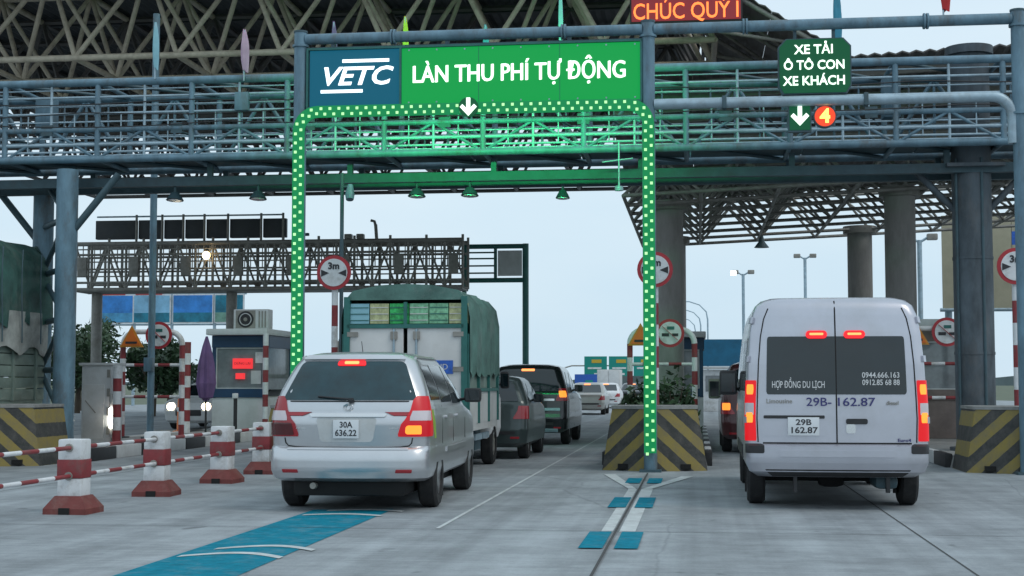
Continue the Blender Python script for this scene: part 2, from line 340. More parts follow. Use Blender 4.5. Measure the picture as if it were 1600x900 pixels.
# ------------------------------------------------------------------ hazard barriers
def barrier(cx, label):
    t = thing('hazard_barrier', label, 'barrier', (cx, 23.45, 0), group='black and yellow barriers at the island noses')
    h = .98; b, tp = .84, .68
    V = [(-b, .35, 0), (0, .0, 0), (b, .35, 0), (b, 1.6, 0), (-b, 1.6, 0), (-tp, .42, h), (0, .12, h), (tp, .42, h), (tp, 1.6, h), (-tp, 1.6, h)]
    Fs = [(0, 1, 6, 5), (1, 2, 7, 6), (2, 3, 8, 7), (3, 4, 9, 8), (4, 0, 5, 9), (5, 6, 7, 8, 9), (0, 1, 2, 3, 4)]
    mesh_obj('striped_wall', V, Fs, 'haz', t)
    cap = [(x * 1.02, y - .01 if y < 1 else y, z) for x, y, z in V[5:]]
    mesh_obj('capping', cap + [(x, y, z + .05) for x, y, z in cap], [(0, 1, 2, 3, 4), (5, 6, 7, 8, 9)] + [(i, (i + 1) % 5, 5 + (i + 1) % 5, 5 + i) for i in range(5)], 'kerb', t)
    for x in (-.5, .5): box('lifting_slot', (x, .19 + .03, .07), (.16, .1, .08), 'under', t)
    return t
barrier(-11.85, 'black and yellow striped barrier beside the green tarpaulin truck')
barrier(-.68, 'black and yellow chevron barrier at the foot of the green lit post')
barrier(5.0, 'black and yellow striped barrier at the right edge below the big steel column')
barrier(-6.35, 'black and yellow striped barrier mostly hidden behind the silver people carrier')

# ------------------------------------------------------------------ the lit gantry
GY = 23.4
g = thing('toll_gantry', 'blue-grey pipe gantry outlined in green lights over the two nearest lanes', 'gantry', (-.73, GY, 0))
X0, X1, X2 = -5.72, 0, 5.73                                    # posts, local
for x in (X0, X1, X2): tube('post', (x, 0, 0), (x, 0, 7.17), .105, 'steel', g, 'round'); 
for x in (X0, X1, X2): box('base_plate', (x, 0, .02), (.34, .34, .04), 'steel_d', g)
for x in (X0, X1, X2): tube('post_cap', (x, 0, 7.17), (x, 0, 7.2), .115, 'steel_d', g, 'round')
for a, b in ((X0, X1), (X1, X2)): tube('top_beam', (a + .09, 0, 7.06), (b - .09, 0, 7.06), .088, 'steel', g, 'round')
def portal(a, b, z, r, rc=.32, low=0.3):
    P = [(a, low)] + [(a, z - rc)] + [(a + rc - rc * math.cos(t), z - rc + rc * math.sin(t)) for t in [math.pi / 2 * i / 7 for i in range(1, 8)]]
    Q = [(b - rc + rc * math.sin(t), z - rc + rc * math.cos(t)) for t in [math.pi / 2 * i / 7 for i in range(0, 8)]] + [(b, low)]
    return P + Q
# second bay: lower pipe with a rounded right corner
pts = [(X1 + .09, 0, 5.84), (X2 - .42, 0, 5.84)] + [(X2 - .42 + .32 * math.sin(t), 0, 5.52 + .32 * math.cos(t)) for t in [math.pi / 2 * i / 7 for i in range(1, 8)]]
pipe('lower_beam', pts + [(X2 - .1, 0, 5.1)], .085, 'steel_l', g, 14)
# first bay: the green light tube, a flat channel with rows of lamps
def lamp_channel():
    path = portal(X0 + .02, X1 + .0, 5.82, .1)
    n = len(path); hw = .095; V, Fs = [], []
    nor = []
    for i, p in enumerate(path):
        a = path[max(i - 1, 0)]; b = path[min(i + 1, n - 1)]; d = Vector((b[0] - a[0], b[1] - a[1])).normalized(); nor.append(Vector((d.y, -d.x)))
    for p, q in zip(path, nor):
        for s, y in ((-hw, -.125), (hw, -.125), (hw, -.17), (-hw, -.17)): V.append((p[0] + q.x * s, y, p[1] + q.y * s))
    for i in range(n - 1):
        for k in range(4): Fs.append((i * 4 + k, i * 4 + (k + 1) % 4, i * 4 + 4 + (k + 1) % 4, i * 4 + 4 + k))
    Fs += [(0, 1, 2, 3), (4 * n - 4, 4 * n - 3, 4 * n - 2, 4 * n - 1)]
    ch = mesh_obj('light_channel', V, Fs, 'ledh', g)
    # walk the path and set the lamps
    L = [0]
    for i in range(n - 1): L.append(L[-1] + math.dist(path[i], path[i + 1]))
    tot = L[-1]; V, Fs = [], []; s = .06; k = 0
    while s < tot - .05:
        i = max(j for j in range(n - 1) if L[j] <= s); u = (s - L[i]) / (L[i + 1] - L[i])
        px, pz = path[i][0] + (path[i + 1][0] - path[i][0]) * u, path[i][1] + (path[i + 1][1] - path[i][1]) * u
        d = Vector((path[i + 1][0] - path[i][0], path[i + 1][1] - path[i][1])).normalized(); q = Vector((d.y, -d.x))
        for side, sh in ((-.045, 0), (.045, .065)):
            cx_, cz_ = px + q.x * side + d.x * sh, pz + q.y * side + d.y * sh; e = .0215; o = len(V)
            for y in (-.172, -.185):
                for a, b in ((-e, -e), (e, -e), (e, e), (-e, e)): V.append((cx_ + a, y, cz_ + b))
            Fs += [tuple(o + j for j in f) for f in ((4, 5, 6, 7), (0, 1, 5, 4), (1, 2, 6, 5), (2, 3, 7, 6), (3, 0, 4, 7))]
        s += .150; k += 1
    mesh_obj('lamp_row', V, Fs, 'led', ch)['kind'] = 'stuff'
lamp_channel()
for lx in (-4.3, -1.6):  # area lights added behind the sign, standing in for the lamp row's green spill
    ld = bpy.data.lights.new('added_green_spill', 'AREA'); ld.shape = 'RECTANGLE'; ld.size = 2.6; ld.size_y = .2; ld.energy = 58; ld.spread = R(115); ld.color = (.02, 1, .25)
    lo_ = bpy.data.objects.new('added_green_spill', ld); C.objects.link(lo_); lo_.location = (-.73 + lx, GY + .16, 5.8); lo_.rotation_euler = (R(104), 0, 0); lo_['kind'] = 'helper'
for x in (X0, X1, X2):
    for z in (6.93, 5.55): tube('flange', (x, 0, z), (x, 0, z + .035), .135, 'steel', g, 'round')
for x in (-4.2, -1.4, 1.5, 4.3):
    for dx in (0, .05): tube('flange', (x + dx, 0, 7.06), (x + dx + .03, 0, 7.06), .125, 'steel', g, 'round')
for x in (X1 + 1.2, X1 + 3.4): box('pipe_clamp', (x, 0, 5.84), (.07, .2, .2), 'steel_d', g, bev=.01)
# sign in the first bay
s = thing('lane_sign', 'long lit sign, dark blue and green, reading VETC and LÀN THU PHÍ TỰ ĐỘNG', 'sign', (-3.6, GY - .02, 5.9))
box('sign_back', (0, .06, .49), (5.50, .12, 1.06), 'steel_d', s)
box('blue_panel', (-1.93, -.012, .49), (1.50, .02, .93), 'sblue', s)
box('green_panel', (.80, -.012, .49), (3.88, .02, .93), 'sgreen', s)
for a, b in (((-2.72, .0), (2.76, .0)), ((-2.72, .98), (2.76, .98))): box('sign_frame', ((a[0] + b[0]) / 2, -.02, a[1] + .0), (5.5, .05, .035), 'steel_gr', s)
for x in (-2.72, -1.16, 2.76): box('sign_frame', (x, -.022, .49), (.035, .05, .945), 'steel_gr', s)
text('letters', 'VETC', (-1.93, -.03, .505), .42, 'btext', s, shear=.28, off=.008, wid=1.16)
box('logo_bar', (-1.74, -.03, .77), (.78, .02, .05), 'btext', s); box('logo_bar', (-2.14, -.03, .27), (.70, .02, .05), 'btext', s)
text('letters', 'LÀN THU PHÍ TỰ ĐỘNG', (.77, -.03, .50), .40, 'stext', s, wid=3.45); text('letters', 'LÀN THU PHÍ TỰ ĐỘNG', (.784, -.032, .504), .40, 'stext', s, wid=3.45)
for x in (.13, 1.45): box('panel_seam', (x, -.0235, .49), (.008, .004, .92), 'steel_gr', s)
for i in range(9):
    for z in (.06, .92): disc('bolt', (-1.02 + i * .46, -.025, z), .014, .01, 'steel_l', s)
for x in (-2.3, -.4, 1.6): box('hanger', (x, .06, 1.06), (.06, .1, .1), 'steel_d', s)
a = thing('arrow_lamp', 'white lit down arrow in the middle of the green light row', 'arrow sign', (-3.61, GY - .2, 5.83))
disc('lamp_face', (0, 0.005, 0), .16, .05, 'dgreen', a)
def arrow(name, m, parent, c, k):
    P = [(-.03, .14), (.03, .14), (.03, -.02), (.09, .04), (.13, 0), (0, -.14), (-.13, 0), (-.09, .04), (-.03, -.02)]
    n = len(P); V = [(c[0] + x * k, y, c[2] + z * k) for y in (c[1] - .012, c[1] + .012) for x, z in P]
    return mesh_obj(name, V, [tuple(range(n)), tuple(range(n, 2 * n))] + [(i, (i + 1) % n, n + (i + 1) % n, n + i) for i in range(n)], m, parent)
arrow('arrow', 'stext', a, (0, -.035, 0), 1.05)
# second bay signs
s = thing('vehicle_sign', 'lit green sign listing XE TẢI, Ô TÔ CON, XE KHÁCH', 'sign', (1.89, GY - .02, 5.95))
P = [(-.5, 0), (.5, 0), (.57, .12), (.57, .76), (.45, .89), (-.45, .89), (-.57, .76), (-.57, .12)]
prism('housing', P, .02, .14, 'steel_d', s); prism('face', [(x * .96, .445 + (z - .445) * .96) for x, z in P], .0, .02, 'dgreen', s)
for tx, z, wd in (('XE TẢI', .70, .60), ('Ô TÔ CON', .45, .94), ('XE KHÁCH', .20, .96)): text('letters', tx, (-.01, -.012, z), .205, 'stext', s, off=.003, wid=wd)
for x in (-.3, .3): box('hanger', (x, .08, .98), (.05, .06, .18), 'steel_d', s)
s = thing('arrow_board', 'small lit green board with white down arrow under the lane pipe', 'sign', (1.65, GY, 5.42))
box('housing', (0, .06, .16), (.36, .1, .46), 'steel_d', s); box('face', (0, .004, .16), (.32, .012, .40), 'dgreen', s); arrow('arrow', 'stext', s, (0, -.012, .18), 1.1)
box('hanger', (0, .06, .39), (.05, .05, .1), 'steel_d', s)
s = thing('number_lamp', 'round lit red lamp showing the digit 4', 'sign', (2.04, GY, 5.42))
disc('housing', (0, .06, .17), .18, .1, 'steel_d', s); disc('face', (0, .0, .17), .16, .015, 'rdisc', s); text('digit', '4', (0, -.012, .165), .30, 'ytext', s, off=.012); box('hanger', (0, .06, .39), (.05, .05, .1), 'steel_d', s)

# ------------------------------------------------------------------ catwalk truss across the lanes
CY0, CY1 = 26.3, 27.9
cw = thing('catwalk_truss', 'blue-grey steel catwalk truss with railings crossing behind the lit gantry', 'catwalk', (-3.5, CY0, 5.4))
XL, XR, D = -15.0, 11.6, CY1 - CY0
def Z(z): return z - 5.4
for y in (0, D):
    tube('top_chord', (XL, y, Z(7.06)), (XR, y, Z(7.06)), .075, 'steel', cw)
    tube('middle_chord', (XL, y, Z(6.16)), (XR, y, Z(6.16)), .05, 'steel', cw)
    tube('bottom_chord', (XL, y, Z(5.60)), (XR, y, Z(5.60)), .07, 'steel', cw)
    for z, r in ((6.78, .024), (6.47, .024), (5.88, .035), (5.74, .022)): tube('rail', (XL, y, Z(z)), (XR, y, Z(z)), r, 'steel_l' if y == 0 else 'steel', cw)
n = 29; st = (XR - XL) / n
for i in range(n + 1):
    x = XL + i * st
    for y in (0, D): tube('railing_post', (x, y, Z(5.60)), (x, y, Z(7.06)), .027 if i % 2 else .055, 'steel_l' if (i % 2 and y == 0) else 'steel', cw)
    if i % 2 == 0:
        for z in (7.06, 5.60): tube('cross_tie', (x, 0, Z(z)), (x, D, Z(z)), .045, 'steel', cw)
        if i < n - 1:
            tube('diagonal', (x, D, Z(5.6)), (x + st, D, Z(7.06)), .04, 'steel', cw); tube('diagonal', (x + st, D, Z(7.06)), (x + 2 * st, D, Z(5.6)), .04, 'steel', cw)
            tube('diagonal', (x, 0, Z(5.6)), (x + 2 * st, D, Z(5.6)), .035, 'steel_d', cw); tube('diagonal', (x, 0, Z(7.06)), (x + 2 * st, D, Z(7.06)), .032, 'steel_d', cw)
            tube('diagonal', (x, 0, Z(5.6)), (x + st, 0, Z(6.16)), .03, 'steel', cw); tube('diagonal', (x + st, 0, Z(6.16)), (x + 2 * st, 0, Z(5.6)), .03, 'steel', cw)
for y in (0, D):
    for z, r_ in ((6.62, .013), (6.31, .013), (6.0, .016), (5.67, .016), (6.92, .014)): tube('rail', (XL, y, Z(z)), (XR, y, Z(z)), r_, 'steel_l', cw)
for i in range(n):
    x = XL + (i + .5) * st
    tube('baluster', (x, 0, Z(5.74)), (x, 0, Z(6.47)), .014, 'steel_l', cw); tube('baluster', (x, D, Z(5.6)), (x, D, Z(7.06)), .018, 'steel', cw)
    tube('cross_tie', (x, 0, Z(6.16)), (x + st * .4, D, Z(6.16)), .022, 'steel_d', cw)
for k in range(3): pipe('cable', [(XL + (XR - XL) * i / 60, -.05 - .02 * k, Z(6.70 - .22 * k) - .07 * abs(math.sin(i * .31 + k * 1.3))) for i in range(61)], .011, 'black', cw, 5)
for i in range(11): box('gusset_plate', (XL + (2 * i + 1.0) * 1.27, -.03, Z(6.16)), (.22, .02, .2), 'steel_d', cw)
for i in range(13):                                              # grating planks of the walkway
    box('walkway_plank', (XL + (i + .5) * (XR - XL) / 13, D / 2, Z(5.67)), ((XR - XL) / 13 - .03, D - .3, .05), 'steel_d', cw)
for z, y in ((5.22, .55), (5.22, D - .1)): box('under_beam', ((XL + XR) / 2, y, Z(z)), (XR - XL, .16, .17), 'steel_d', cw)
for i in range(10):
    x = XL + 1.2 + i * 2.72; box('beam_hanger', (x, .55, Z(5.42)), (.1, .1, .26), 'steel_d', cw); box('beam_hanger', (x, D - .1, Z(5.42)), (.1, .1, .26), 'steel_d', cw)
    if i % 2: box('junction_box', (x + .8, -.06, Z(6.62)), (.26, .12, .34), 'steel_d' if i % 4 == 1 else 'steel', cw, bev=.01)
for i, (x, wd) in enumerate(((-13.6, .5), (-12.1, .32), (-10.4, .4), (-8.9, .3), (5.3, .4), (7.0, .3), (9.7, .6))):
    box('equipment_cabinet', (x, .5, Z(6.5)), (wd, .4, .75), 'steel', cw, bev=.02)
# under-slung floodlights, cameras
def floodlight(x, z, y, label, big=1.0):
    t = thing('floodlight', label, 'floodlight', (x, y, z), group='floodlights slung under the catwalk')
    tube('stem', (0, 0, 0), (0, 0, .14), .025, 'steel_d', t); V, Fs = sweep([(0, 0, .02), (0, 0, -.05), (0, -.01, -.13)], [.07 * big, .12 * big, .17 * big], 12)
    mesh_obj('hood', V, Fs, 'steel_d', t, 40); tube('lens', (0, -.012, -.13), (0, -.013, -.145), .13 * big, 'clear', t)
for x, lb in ((-9.83, 'dark floodlight under the catwalk left of the light pole'), (-8.2, 'dark floodlight under the catwalk right of the light pole'), (-5.15, 'dark floodlight under the catwalk left of the white arrow'), (-4.15, 'dark floodlight under the catwalk below the white arrow')):
    floodlight(x, 5.0, CY0 + .55, lb)
floodlight(-2.45, 4.97, CY0 + .9, 'bell-shaped lamp hanging under the catwalk near the right green post', .8)
t = thing('hanging_lamp', 'thin cross-armed lamp pole hanging left of the right green post', 'lamp', (-1.35, CY0 - .1, 4.85))
tube('rod', (0, 0, 0), (0, 0, .85), .018, 'steel_l', t); tube('cross_arm', (-.3, 0, .5), (.25, 0, .56), .014, 'steel_l', t); tube('shade', (0, 0, -.02), (0, 0, .06), .08, 'steel_l', t)
# lattice supports
def lattice(cx, gap, label, dy=0):
    t = thing('lattice_column', label, 'column', (cx, CY0 - .05, .2), group='steel columns carrying the catwalk')
    for x in (-gap, gap):
        for y in (dy if x < 0 else 0,): tube('column_pipe', (x, y, 0), (x, y, 5.2), .2, 'steel' if gap > .25 else 'steel', t, 'round'); tube('base_flange', (x, y, 0), (x, y, .05), .3, 'steel_d', t, 'round')
    for i in range(5):
        z = .5 + i * .95
        for y in (0,):
            tube('brace', (-gap, dy, z), (gap, y, z), .06, 'steel_d', t)
            tube('brace', (-gap, dy, z + (0 if i % 2 else .95)), (gap, 0, z + (.95 if i % 2 else 0)), .05, 'steel_d', t)
    for sx in (-1, 1): tube('knee_brace', (sx * gap, dy if sx < 0 else 0, 3.9), (sx * (gap + 1.0), dy if sx < 0 else 0, 5.1), .07, 'steel_d', t)
    return t
lattice(-12.33, .62, 'twin blue pipe column with braces beside the green tarpaulin truck', 1.68)
t = thing('steel_column', 'thick weathered blue-grey column behind the right-hand striped barrier', 'column', (4.93, CY0 + .82, .2), group='steel columns carrying the catwalk')
tube('column_shaft', (0, 0, 0), (0, 0, 7.2), .345, 'steelw', t, 'round'); tube('base_flange', (0, 0, 0), (0, 0, .06), .46, 'steelw', t, 'round'); tube('column_head', (0, 0, 7.1), (0, 0, 7.25), .42, 'steelw', t, 'round'); box('head_plate', (0, 0, 5.06), (1.0, 1.0, .06), 'steelw', t)
for z in (1.7, 3.4): tube('weld_band', (0, 0, z), (0, 0, z + .05), .355, 'steelw', t, 'round')
for x in (-.3, .12): tube('cable_duct', (x, -.33 if x > 0 else -.2, 0), (x, -.33 if x > 0 else -.2, 5.2), .028, 'steel_d', t)
for sx in (-1, 1): tube('knee_brace', (sx * .3, 0, 4.3), (sx * 1.1, 0, 5.15), .06, 'steelw', t)

# ------------------------------------------------------------------ canopies
def space_frame(t, x0, x1, y0, y1, zb, zt, bx, by, r, mb, near, slope=0, far=None):
    nx, ny = round((x1 - x0) / bx), round((y1 - y0) / by)
    B = lambda i, j: (x0 + i * bx, y0 + j * by, zb + slope * (x0 + i * bx))
    T = lambda i, j: (x0 + (i + .5) * bx, y0 + (j + .5) * by, zt + slope * (x0 + (i + .5) * bx))
    segs = []
    def put(name, a, b, rr, j):
        if j < near: tube(name, a, b, rr, mb, t)
        else: segs.append((a, b, rr))
    for j in range(ny + 1):
        for i in range(nx + 1):
            if i < nx: put('bottom_chord', B(i, j), B(i + 1, j), r, j)
            if j < ny: put('bottom_chord', B(i, j), B(i, j + 1), r * .9, j)
            if i < nx and j < ny:
                for k, l_ in ((0, 0), (1, 0), (0, 1), (1, 1)): put('strut', B(i + k, j + l_), T(i, j), r * .8, j)
                if i < nx - 1: put('top_chord', T(i, j), T(i + 1, j), r, j)
                if j < ny - 1: put('top_chord', T(i, j), T(i, j + 1), r, j)
    bundle('far_struts', segs, far or mb, t)
def roof_deck(t, x0, x1, y0, y1, z, slope, n, m, corr=.25, zf=0):
    wid = (x1 - x0) / n
    for i in range(n):                                             # corrugated sheets laid side by side
        a = x0 + i * wid; V, Fs = [], []; k = max(4, int(wid / corr) * 2)
        for q in range(k + 1):
            x = a + (wid - .01) * q / k; zz = z + slope * x + (.05 if q % 2 else 0)
            V += [(x, y0, zz + zf), (x, y1, zz), (x, y0, zz + zf + .03), (x, y1, zz + .03)]
        for q in range(k): o = q * 4; Fs += [(o, o + 1, o + 5, o + 4), (o + 2, o + 6, o + 7, o + 3), (o, o + 4, o + 6, o + 2), (o + 1, o + 3, o + 7, o + 5)]
        Fs += [(0, 2, 3, 1), (4 * k, 4 * k + 1, 4 * k + 3, 4 * k + 2)]
        mesh_obj('roof_sheet', V, Fs, m, t)
hc = thing('high_canopy', 'high dark toll plaza roof on beige tube frame at upper left', 'canopy', (-13, 35.5, 9.5))
space_frame(hc, -13.5, 13.5, 0, 27, .2, 2.9, 2.7, 2.7, .085, 'steel_b', 2, 0, 'deckb')
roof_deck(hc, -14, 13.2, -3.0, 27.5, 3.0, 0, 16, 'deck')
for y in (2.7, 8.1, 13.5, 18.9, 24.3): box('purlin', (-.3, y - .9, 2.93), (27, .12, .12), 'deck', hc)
for x, y in ((-8.0, 2.7), (-13.3, 13.5)): tube('column', (x, y, -9.5), (x, y, 0), .34, 'conc', hc, 'round')
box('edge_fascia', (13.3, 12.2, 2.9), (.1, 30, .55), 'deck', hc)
roof_deck(hc, 13.35, 16.3, -1.0, 27.0, 9.95, -.633, 2, 'deckb')                      # the roof's edge slopes down at the right
for j in range(11):
    y = -.9 + j * 2.7; tube('eave_strut', (13.3, y, 1.45), (16.3, y, -.45), .06, 'steel_g', hc)
    if j < 10: tube('eave_strut', (13.3, y + 1.3, 1.45), (16.3, y + 2.7, -.45), .045, 'steel_g', hc); tube('eave_strut', (13.5, y, .2), (15.6, y + .6, -.05), .045, 'steel_g', hc)
tube('eave_chord', (16.3, -.9, -.5), (16.3, 26.1, -.5), .07, 'steel_g', hc)
lc = thing('low_canopy', 'grey open truss canopy on round concrete columns over the right lanes', 'canopy', (-.68, 34.5, 5.85))
space_frame(lc, -1.0, 17.2, 0, 13, 0, .95, 1.82, 1.86, .05, 'steel_g', 2, .045)
roof_deck(lc, -1.2, 17.3, -5.2, 9.4, .98, .045, 10, 'deckb', zf=.8)
for y in (-4.4, -3.4, -2.4, -1.4): box('purlin', (8.0, y, 1.78 - (y + 5.2) * .055 + .045 * 8 - .1), (18.2, .1, .14), 'steel_g', lc, ry=-.045)
for k, (x0, x1) in enumerate(((.4, 2.3), (2.7, 4.6), (5.4, 7.2))):
    for z in (1.35, 1.75): box('fascia_rail', ((x0 + x1) / 2, -.3, z), (x1 - x0, .06, .05), 'steel_l', lc)
    for x in (x0, x1): box('fascia_rail', (x, -.3, 1.55), (.05, .06, .4), 'steel_l', lc)
box('fascia_beam', (8.0, -.1, 1.42), (18.4, .12, .38), 'steel_g', lc, ry=-.045)
for x in (0, 5.68, 11.4):
    for y in (2.5, 11.5):
        c_ = tube('column', (x, y, -5.65), (x, y, .05 + .045 * x), .375, 'conc', lc, 'round')
        tube('column_head', (x, y, -.12 + .045 * x), (x, y, .1 + .045 * x), .5, 'steel_g', lc, 'round')
        tube('red_band', (x, y, -3.3), (x, y, -3.05), .379, 'redl', c_, 'round') if (x, y) == (5.68, 11.5) else None
box('notice', (.1, 2.08, -3.15), (.55, .03, .16), 'blue', lc)
t = thing('floodlight', 'dark floodlight hanging from the far edge of the low canopy', 'floodlight', (2.05, 46.5, 5.72)); V, Fs = sweep([(0, 0, .3), (0, 0, .1), (0, 0, -.08)], [.05, .1, .24], 12); mesh_obj('hood', V, Fs, 'steel_d', t, 40); tube('stem', (0, 0, .28), (0, 0, .5), .03, 'steel_d', t)
# red LED board above the gantry
s = thing('led_board', 'red LED message board reading CHÚC QUÝ above the gantry', 'sign', (-.18, 34.2, 9.82))
box('housing', (0, .12, .55), (2.62, .22, 1.1), 'black', s, bev=.02); box('screen', (0, -.004, .55), (2.54, .02, 1.0), 'rpan', s)
text('letters', 'CHÚC QUÝ I', (0, -.025, .26), .54, 'rtext', s, off=.004, wid=2.44)
for x in (-.9, .9): tube('bracket', (x, .24, .3), (x, 1.3, .3), .04, 'steel_d', s)
# ------------------------------------------------------------------ poles, flags
t = thing('light_pole', 'tall slim blue-grey pole left of the arch with amber sign', 'pole', (-11.72, 30.7, .2))
tube('shaft', (0, 0, 0), (0, 0, 9.3), .075, 'steel', t, 'round'); box('base_plate', (0, 0, .02), (.3, .3, .04), 'steel_d', t); box('control_box', (0, -.12, 1.6), (.2, .14, .3), 'steel', t, bev=.01)
t = thing('camera_pole', 'thin dark pole with camera beside the left green post', 'pole', (-6.27, 25.6, .2))
tube('shaft', (0, 0, 0), (0, 0, 4.95), .035, 'steel_d', t); tube('arm', (0, 0, 4.7), (.16, -.05, 4.7), .02, 'steel_d', t)
V, Fs = sweep([(.16, -.05, 4.72), (.17, -.12, 4.55), (.18, -.16, 4.45)], [.05, .085, .07], 10); mesh_obj('camera_housing', V, Fs, 'steel', t, 40)
def flag(x, y, z0, h, cm, label, wd=.13, lean=0, clothtop=None):
    wd *= .62
    t = thing('flag', label, 'flag', (x, y, z0), group='furled flags along the catwalk')
    tube('staff', (0, 0, 0), (lean, 0, h), .016, 'steel_l', t)
    ct = h if clothtop is None else clothtop; V, Fs = [], []; n, mlev = 14, 9
    for j in range(mlev):
        u = j / (mlev - 1); zz = ct - u * ct * .82; ww = wd * (.18 + .9 * math.sin(min(1, u * 1.6 + .12) * math.pi / 2)) * (1 - .35 * max(0, u - .7) / .3)
        for k in range(n):
            a = 2 * math.pi * k / n; rr = ww * (1 + .35 * math.cos(3 * a + u * 2)) * .6
            V.append((lean * (1 - u) * .9 + wd * .35 * u + rr * math.cos(a), rr * .7 * math.sin(a), zz + .03 * math.sin(2 * a)))
    for j in range(mlev - 1):
        for k in range(n): Fs.append((j * n + k, j * n + (k + 1) % n, (j + 1) * n + (k + 1) % n, (j + 1) * n + k))
    Fs += [tuple(range(n)), tuple((mlev - 1) * n + k for k in range(n))]
    mesh_obj('cloth', V, Fs, cm, t, 60)
flag(-10.02, 26.2, 7.08, 1.05, 'lblue', 'pale blue furled flag above the left catwalk', .13)
flag(-8.3, 26.2, 7.0, .95, 'pink', 'pink furled flag above the left catwalk', .17)
flag(-6.65, 26.4, 7.15, .95, 'purple', 'small purple flag peeking over the left end of the lane sign', .12)
flag(-5.3, 26.4, 7.15, 1.0, 'ycloth', 'yellow-green flag peeking over the lane sign', .12)
flag(-3.8, 26.4, 7.15, .8, 'tcloth', 'small teal flag behind the middle of the lane sign', .12)
flag(-2.42, 26.4, 7.15, 1.5, 'lblue', 'pale blue flag on a tall staff over the right part of the lane sign', .09)
flag(2.52, 26.4, 7.15, 1.4, 'tcloth', 'teal flag above the sign listing vehicles', .16)
flag(4.38, 26.4, 7.75, .75, 'rcloth', 'red flag above the right end of the gantry', .2, 0, 1.2)
flag(-15.35, 33.0, 4.6, .95, 'rcloth', 'red flag above the green tarpaulin truck at the left edge', .13)

# ------------------------------------------------------------------ far gantry with message boards seen from behind
fg = thing('far_gantry', 'grey-brown lattice gantry with dark boards standing beyond the left booths', 'gantry', (-17.0, 58, 0))
XA, XB = -8.5, 7.75
for y in (0, 1.4):
    for z, r in ((5.25, .09), (5.55, .05), (6.1, .04), (6.7, .05), (7.15, .09)): tube('chord', (XA, y, z), (XB, y, z), r, 'steel_g', fg)
nn = 22; st = (XB - XA) / nn
for i in range(nn + 1):
    x = XA + i * st
    for y in (0, 1.4): tube('upright', (x, y, 5.25), (x, y, 7.15 + (.22 if i % 2 == 0 else 0)), .055, 'steel_g', fg)
    if i < nn:
        tube('diagonal', (x, 0, 5.25 if i % 2 else 7.15), (x + st, 0, 7.15 if i % 2 else 5.25), .045, 'steel_g', fg)
        tube('diagonal', (x, 1.4, 7.15 if i % 2 else 5.25), (x + st, 1.4, 5.25 if i % 2 else 7.15), .045, 'steel_g', fg)
        tube('floor_tie', (x, 0, 5.3), (x + st, 1.4, 5.3), .045, 'steel_g', fg)
        box('soffit_plate', (x + st / 2, .7, 5.2), (st - .04, 1.2, .06), 'steel_g', fg)
    if i % 3 == 0 and i < nn: box('cable_box', (x + st * .5, -.08, 6.2), (.4, .12, .8), 'steel_g', fg, bev=.02)
for i in range(nn * 3):
    x = XA + (i + .5) * st / 3; tube('baluster', (x, -.02, 6.1), (x, -.02, 7.15), .022, 'steel_g', fg)
for z in (5.8, 6.4, 6.92): tube('rail', (XA, -.03, z), (XB, -.03, z), .028, 'steel_g', fg)
for x, y in ((-7.8, .7), (-2.0, .7)): tube('leg', (x, y, 0), (x, y, 5.2), .22, 'steel_g', fg, 'round')
for i, (a, b) in enumerate(((-7.6, -5.85), (-5.75, -4.75), (-4.65, -3.85), (-3.75, -2.95), (-2.85, -1.95), (-1.85, -.55), (-.45, .52))): box('message_board', ((a + b) / 2 - .1, .3, 7.75), (b - a, .25, .78), 'deck', fg, bev=.02)
for x in (-5.8, -4.7, -3.8, -2.9, -1.9, -.5, .42): tube('board_post', (x - .1, .1, 7.15), (x - .1, .1, 8.35), .05, 'steel_g', fg)
tube('board_rail', (-7.6, .1, 8.28), (.35, .1, 8.28), .035, 'steel_l', fg)
tube('vent_pipe', (4.15, .4, 7.2), (4.1, .4, 7.85), .07, 'steel_g', fg); pipe('vent_hook', [(4.1, .4, 7.8), (4.05, .4, 7.98), (3.9, .4, 8.02)], .06, 'steel_g', fg)
for x in (3.0, 3.5): box('lamp_housing', (x, .3, 7.36), (.3, .3, .2), 'steel_g', fg, bev=.03)
box('camera', (1.2, .1, 7.45), (.42, .14, .12), 'steel_d', fg, bev=.02); tube('camera_stem', (1.05, .1, 7.15), (1.05, .1, 7.42), .03, 'steel_d', fg)
lamp = tube('lamp_bracket', (-2.75, -.1, 6.6), (-2.75, -.3, 6.6), .05, 'steel_g', fg)
V, Fs = sweep([(-2.75, -.28, 6.6), (-2.75, -.36, 6.6), (-2.75, -.42, 6.6)], [.1, .17, .12], 12); mesh_obj('sodium_lamp', V, Fs, 'sod', fg, 50)
eg = thing('green_portal', 'teal-green steel portal frame at the end of the far gantry', 'gantry', (-6.95, 60, 0))
tube('post', (0, 0, 0), (0, 0, 7.15), .13, 'steel_gr', eg, 'round')
for z in (7.05, 5.65): tube('beam', (-2.6, 0, z), (0, 0, z), .1, 'steel_gr', eg)
for x in (-2.5, -1.25): tube('upright', (x, 0, 5.65), (x, 0, 7.05), .07, 'steel_gr', eg)
for z in (5.95, 6.25, 6.55, 6.8): tube('slat', (-2.5, 0, z), (-1.25, 0, z), .035, 'steel_gr', eg)
box('grey_panel', (-.65, 0, 6.35), (1.0, .08, 1.05), 'offw', eg); tube('prop', (-2.55, 0, 0), (-2.55, 0, 5.6), .1, 'steel_gr', eg)

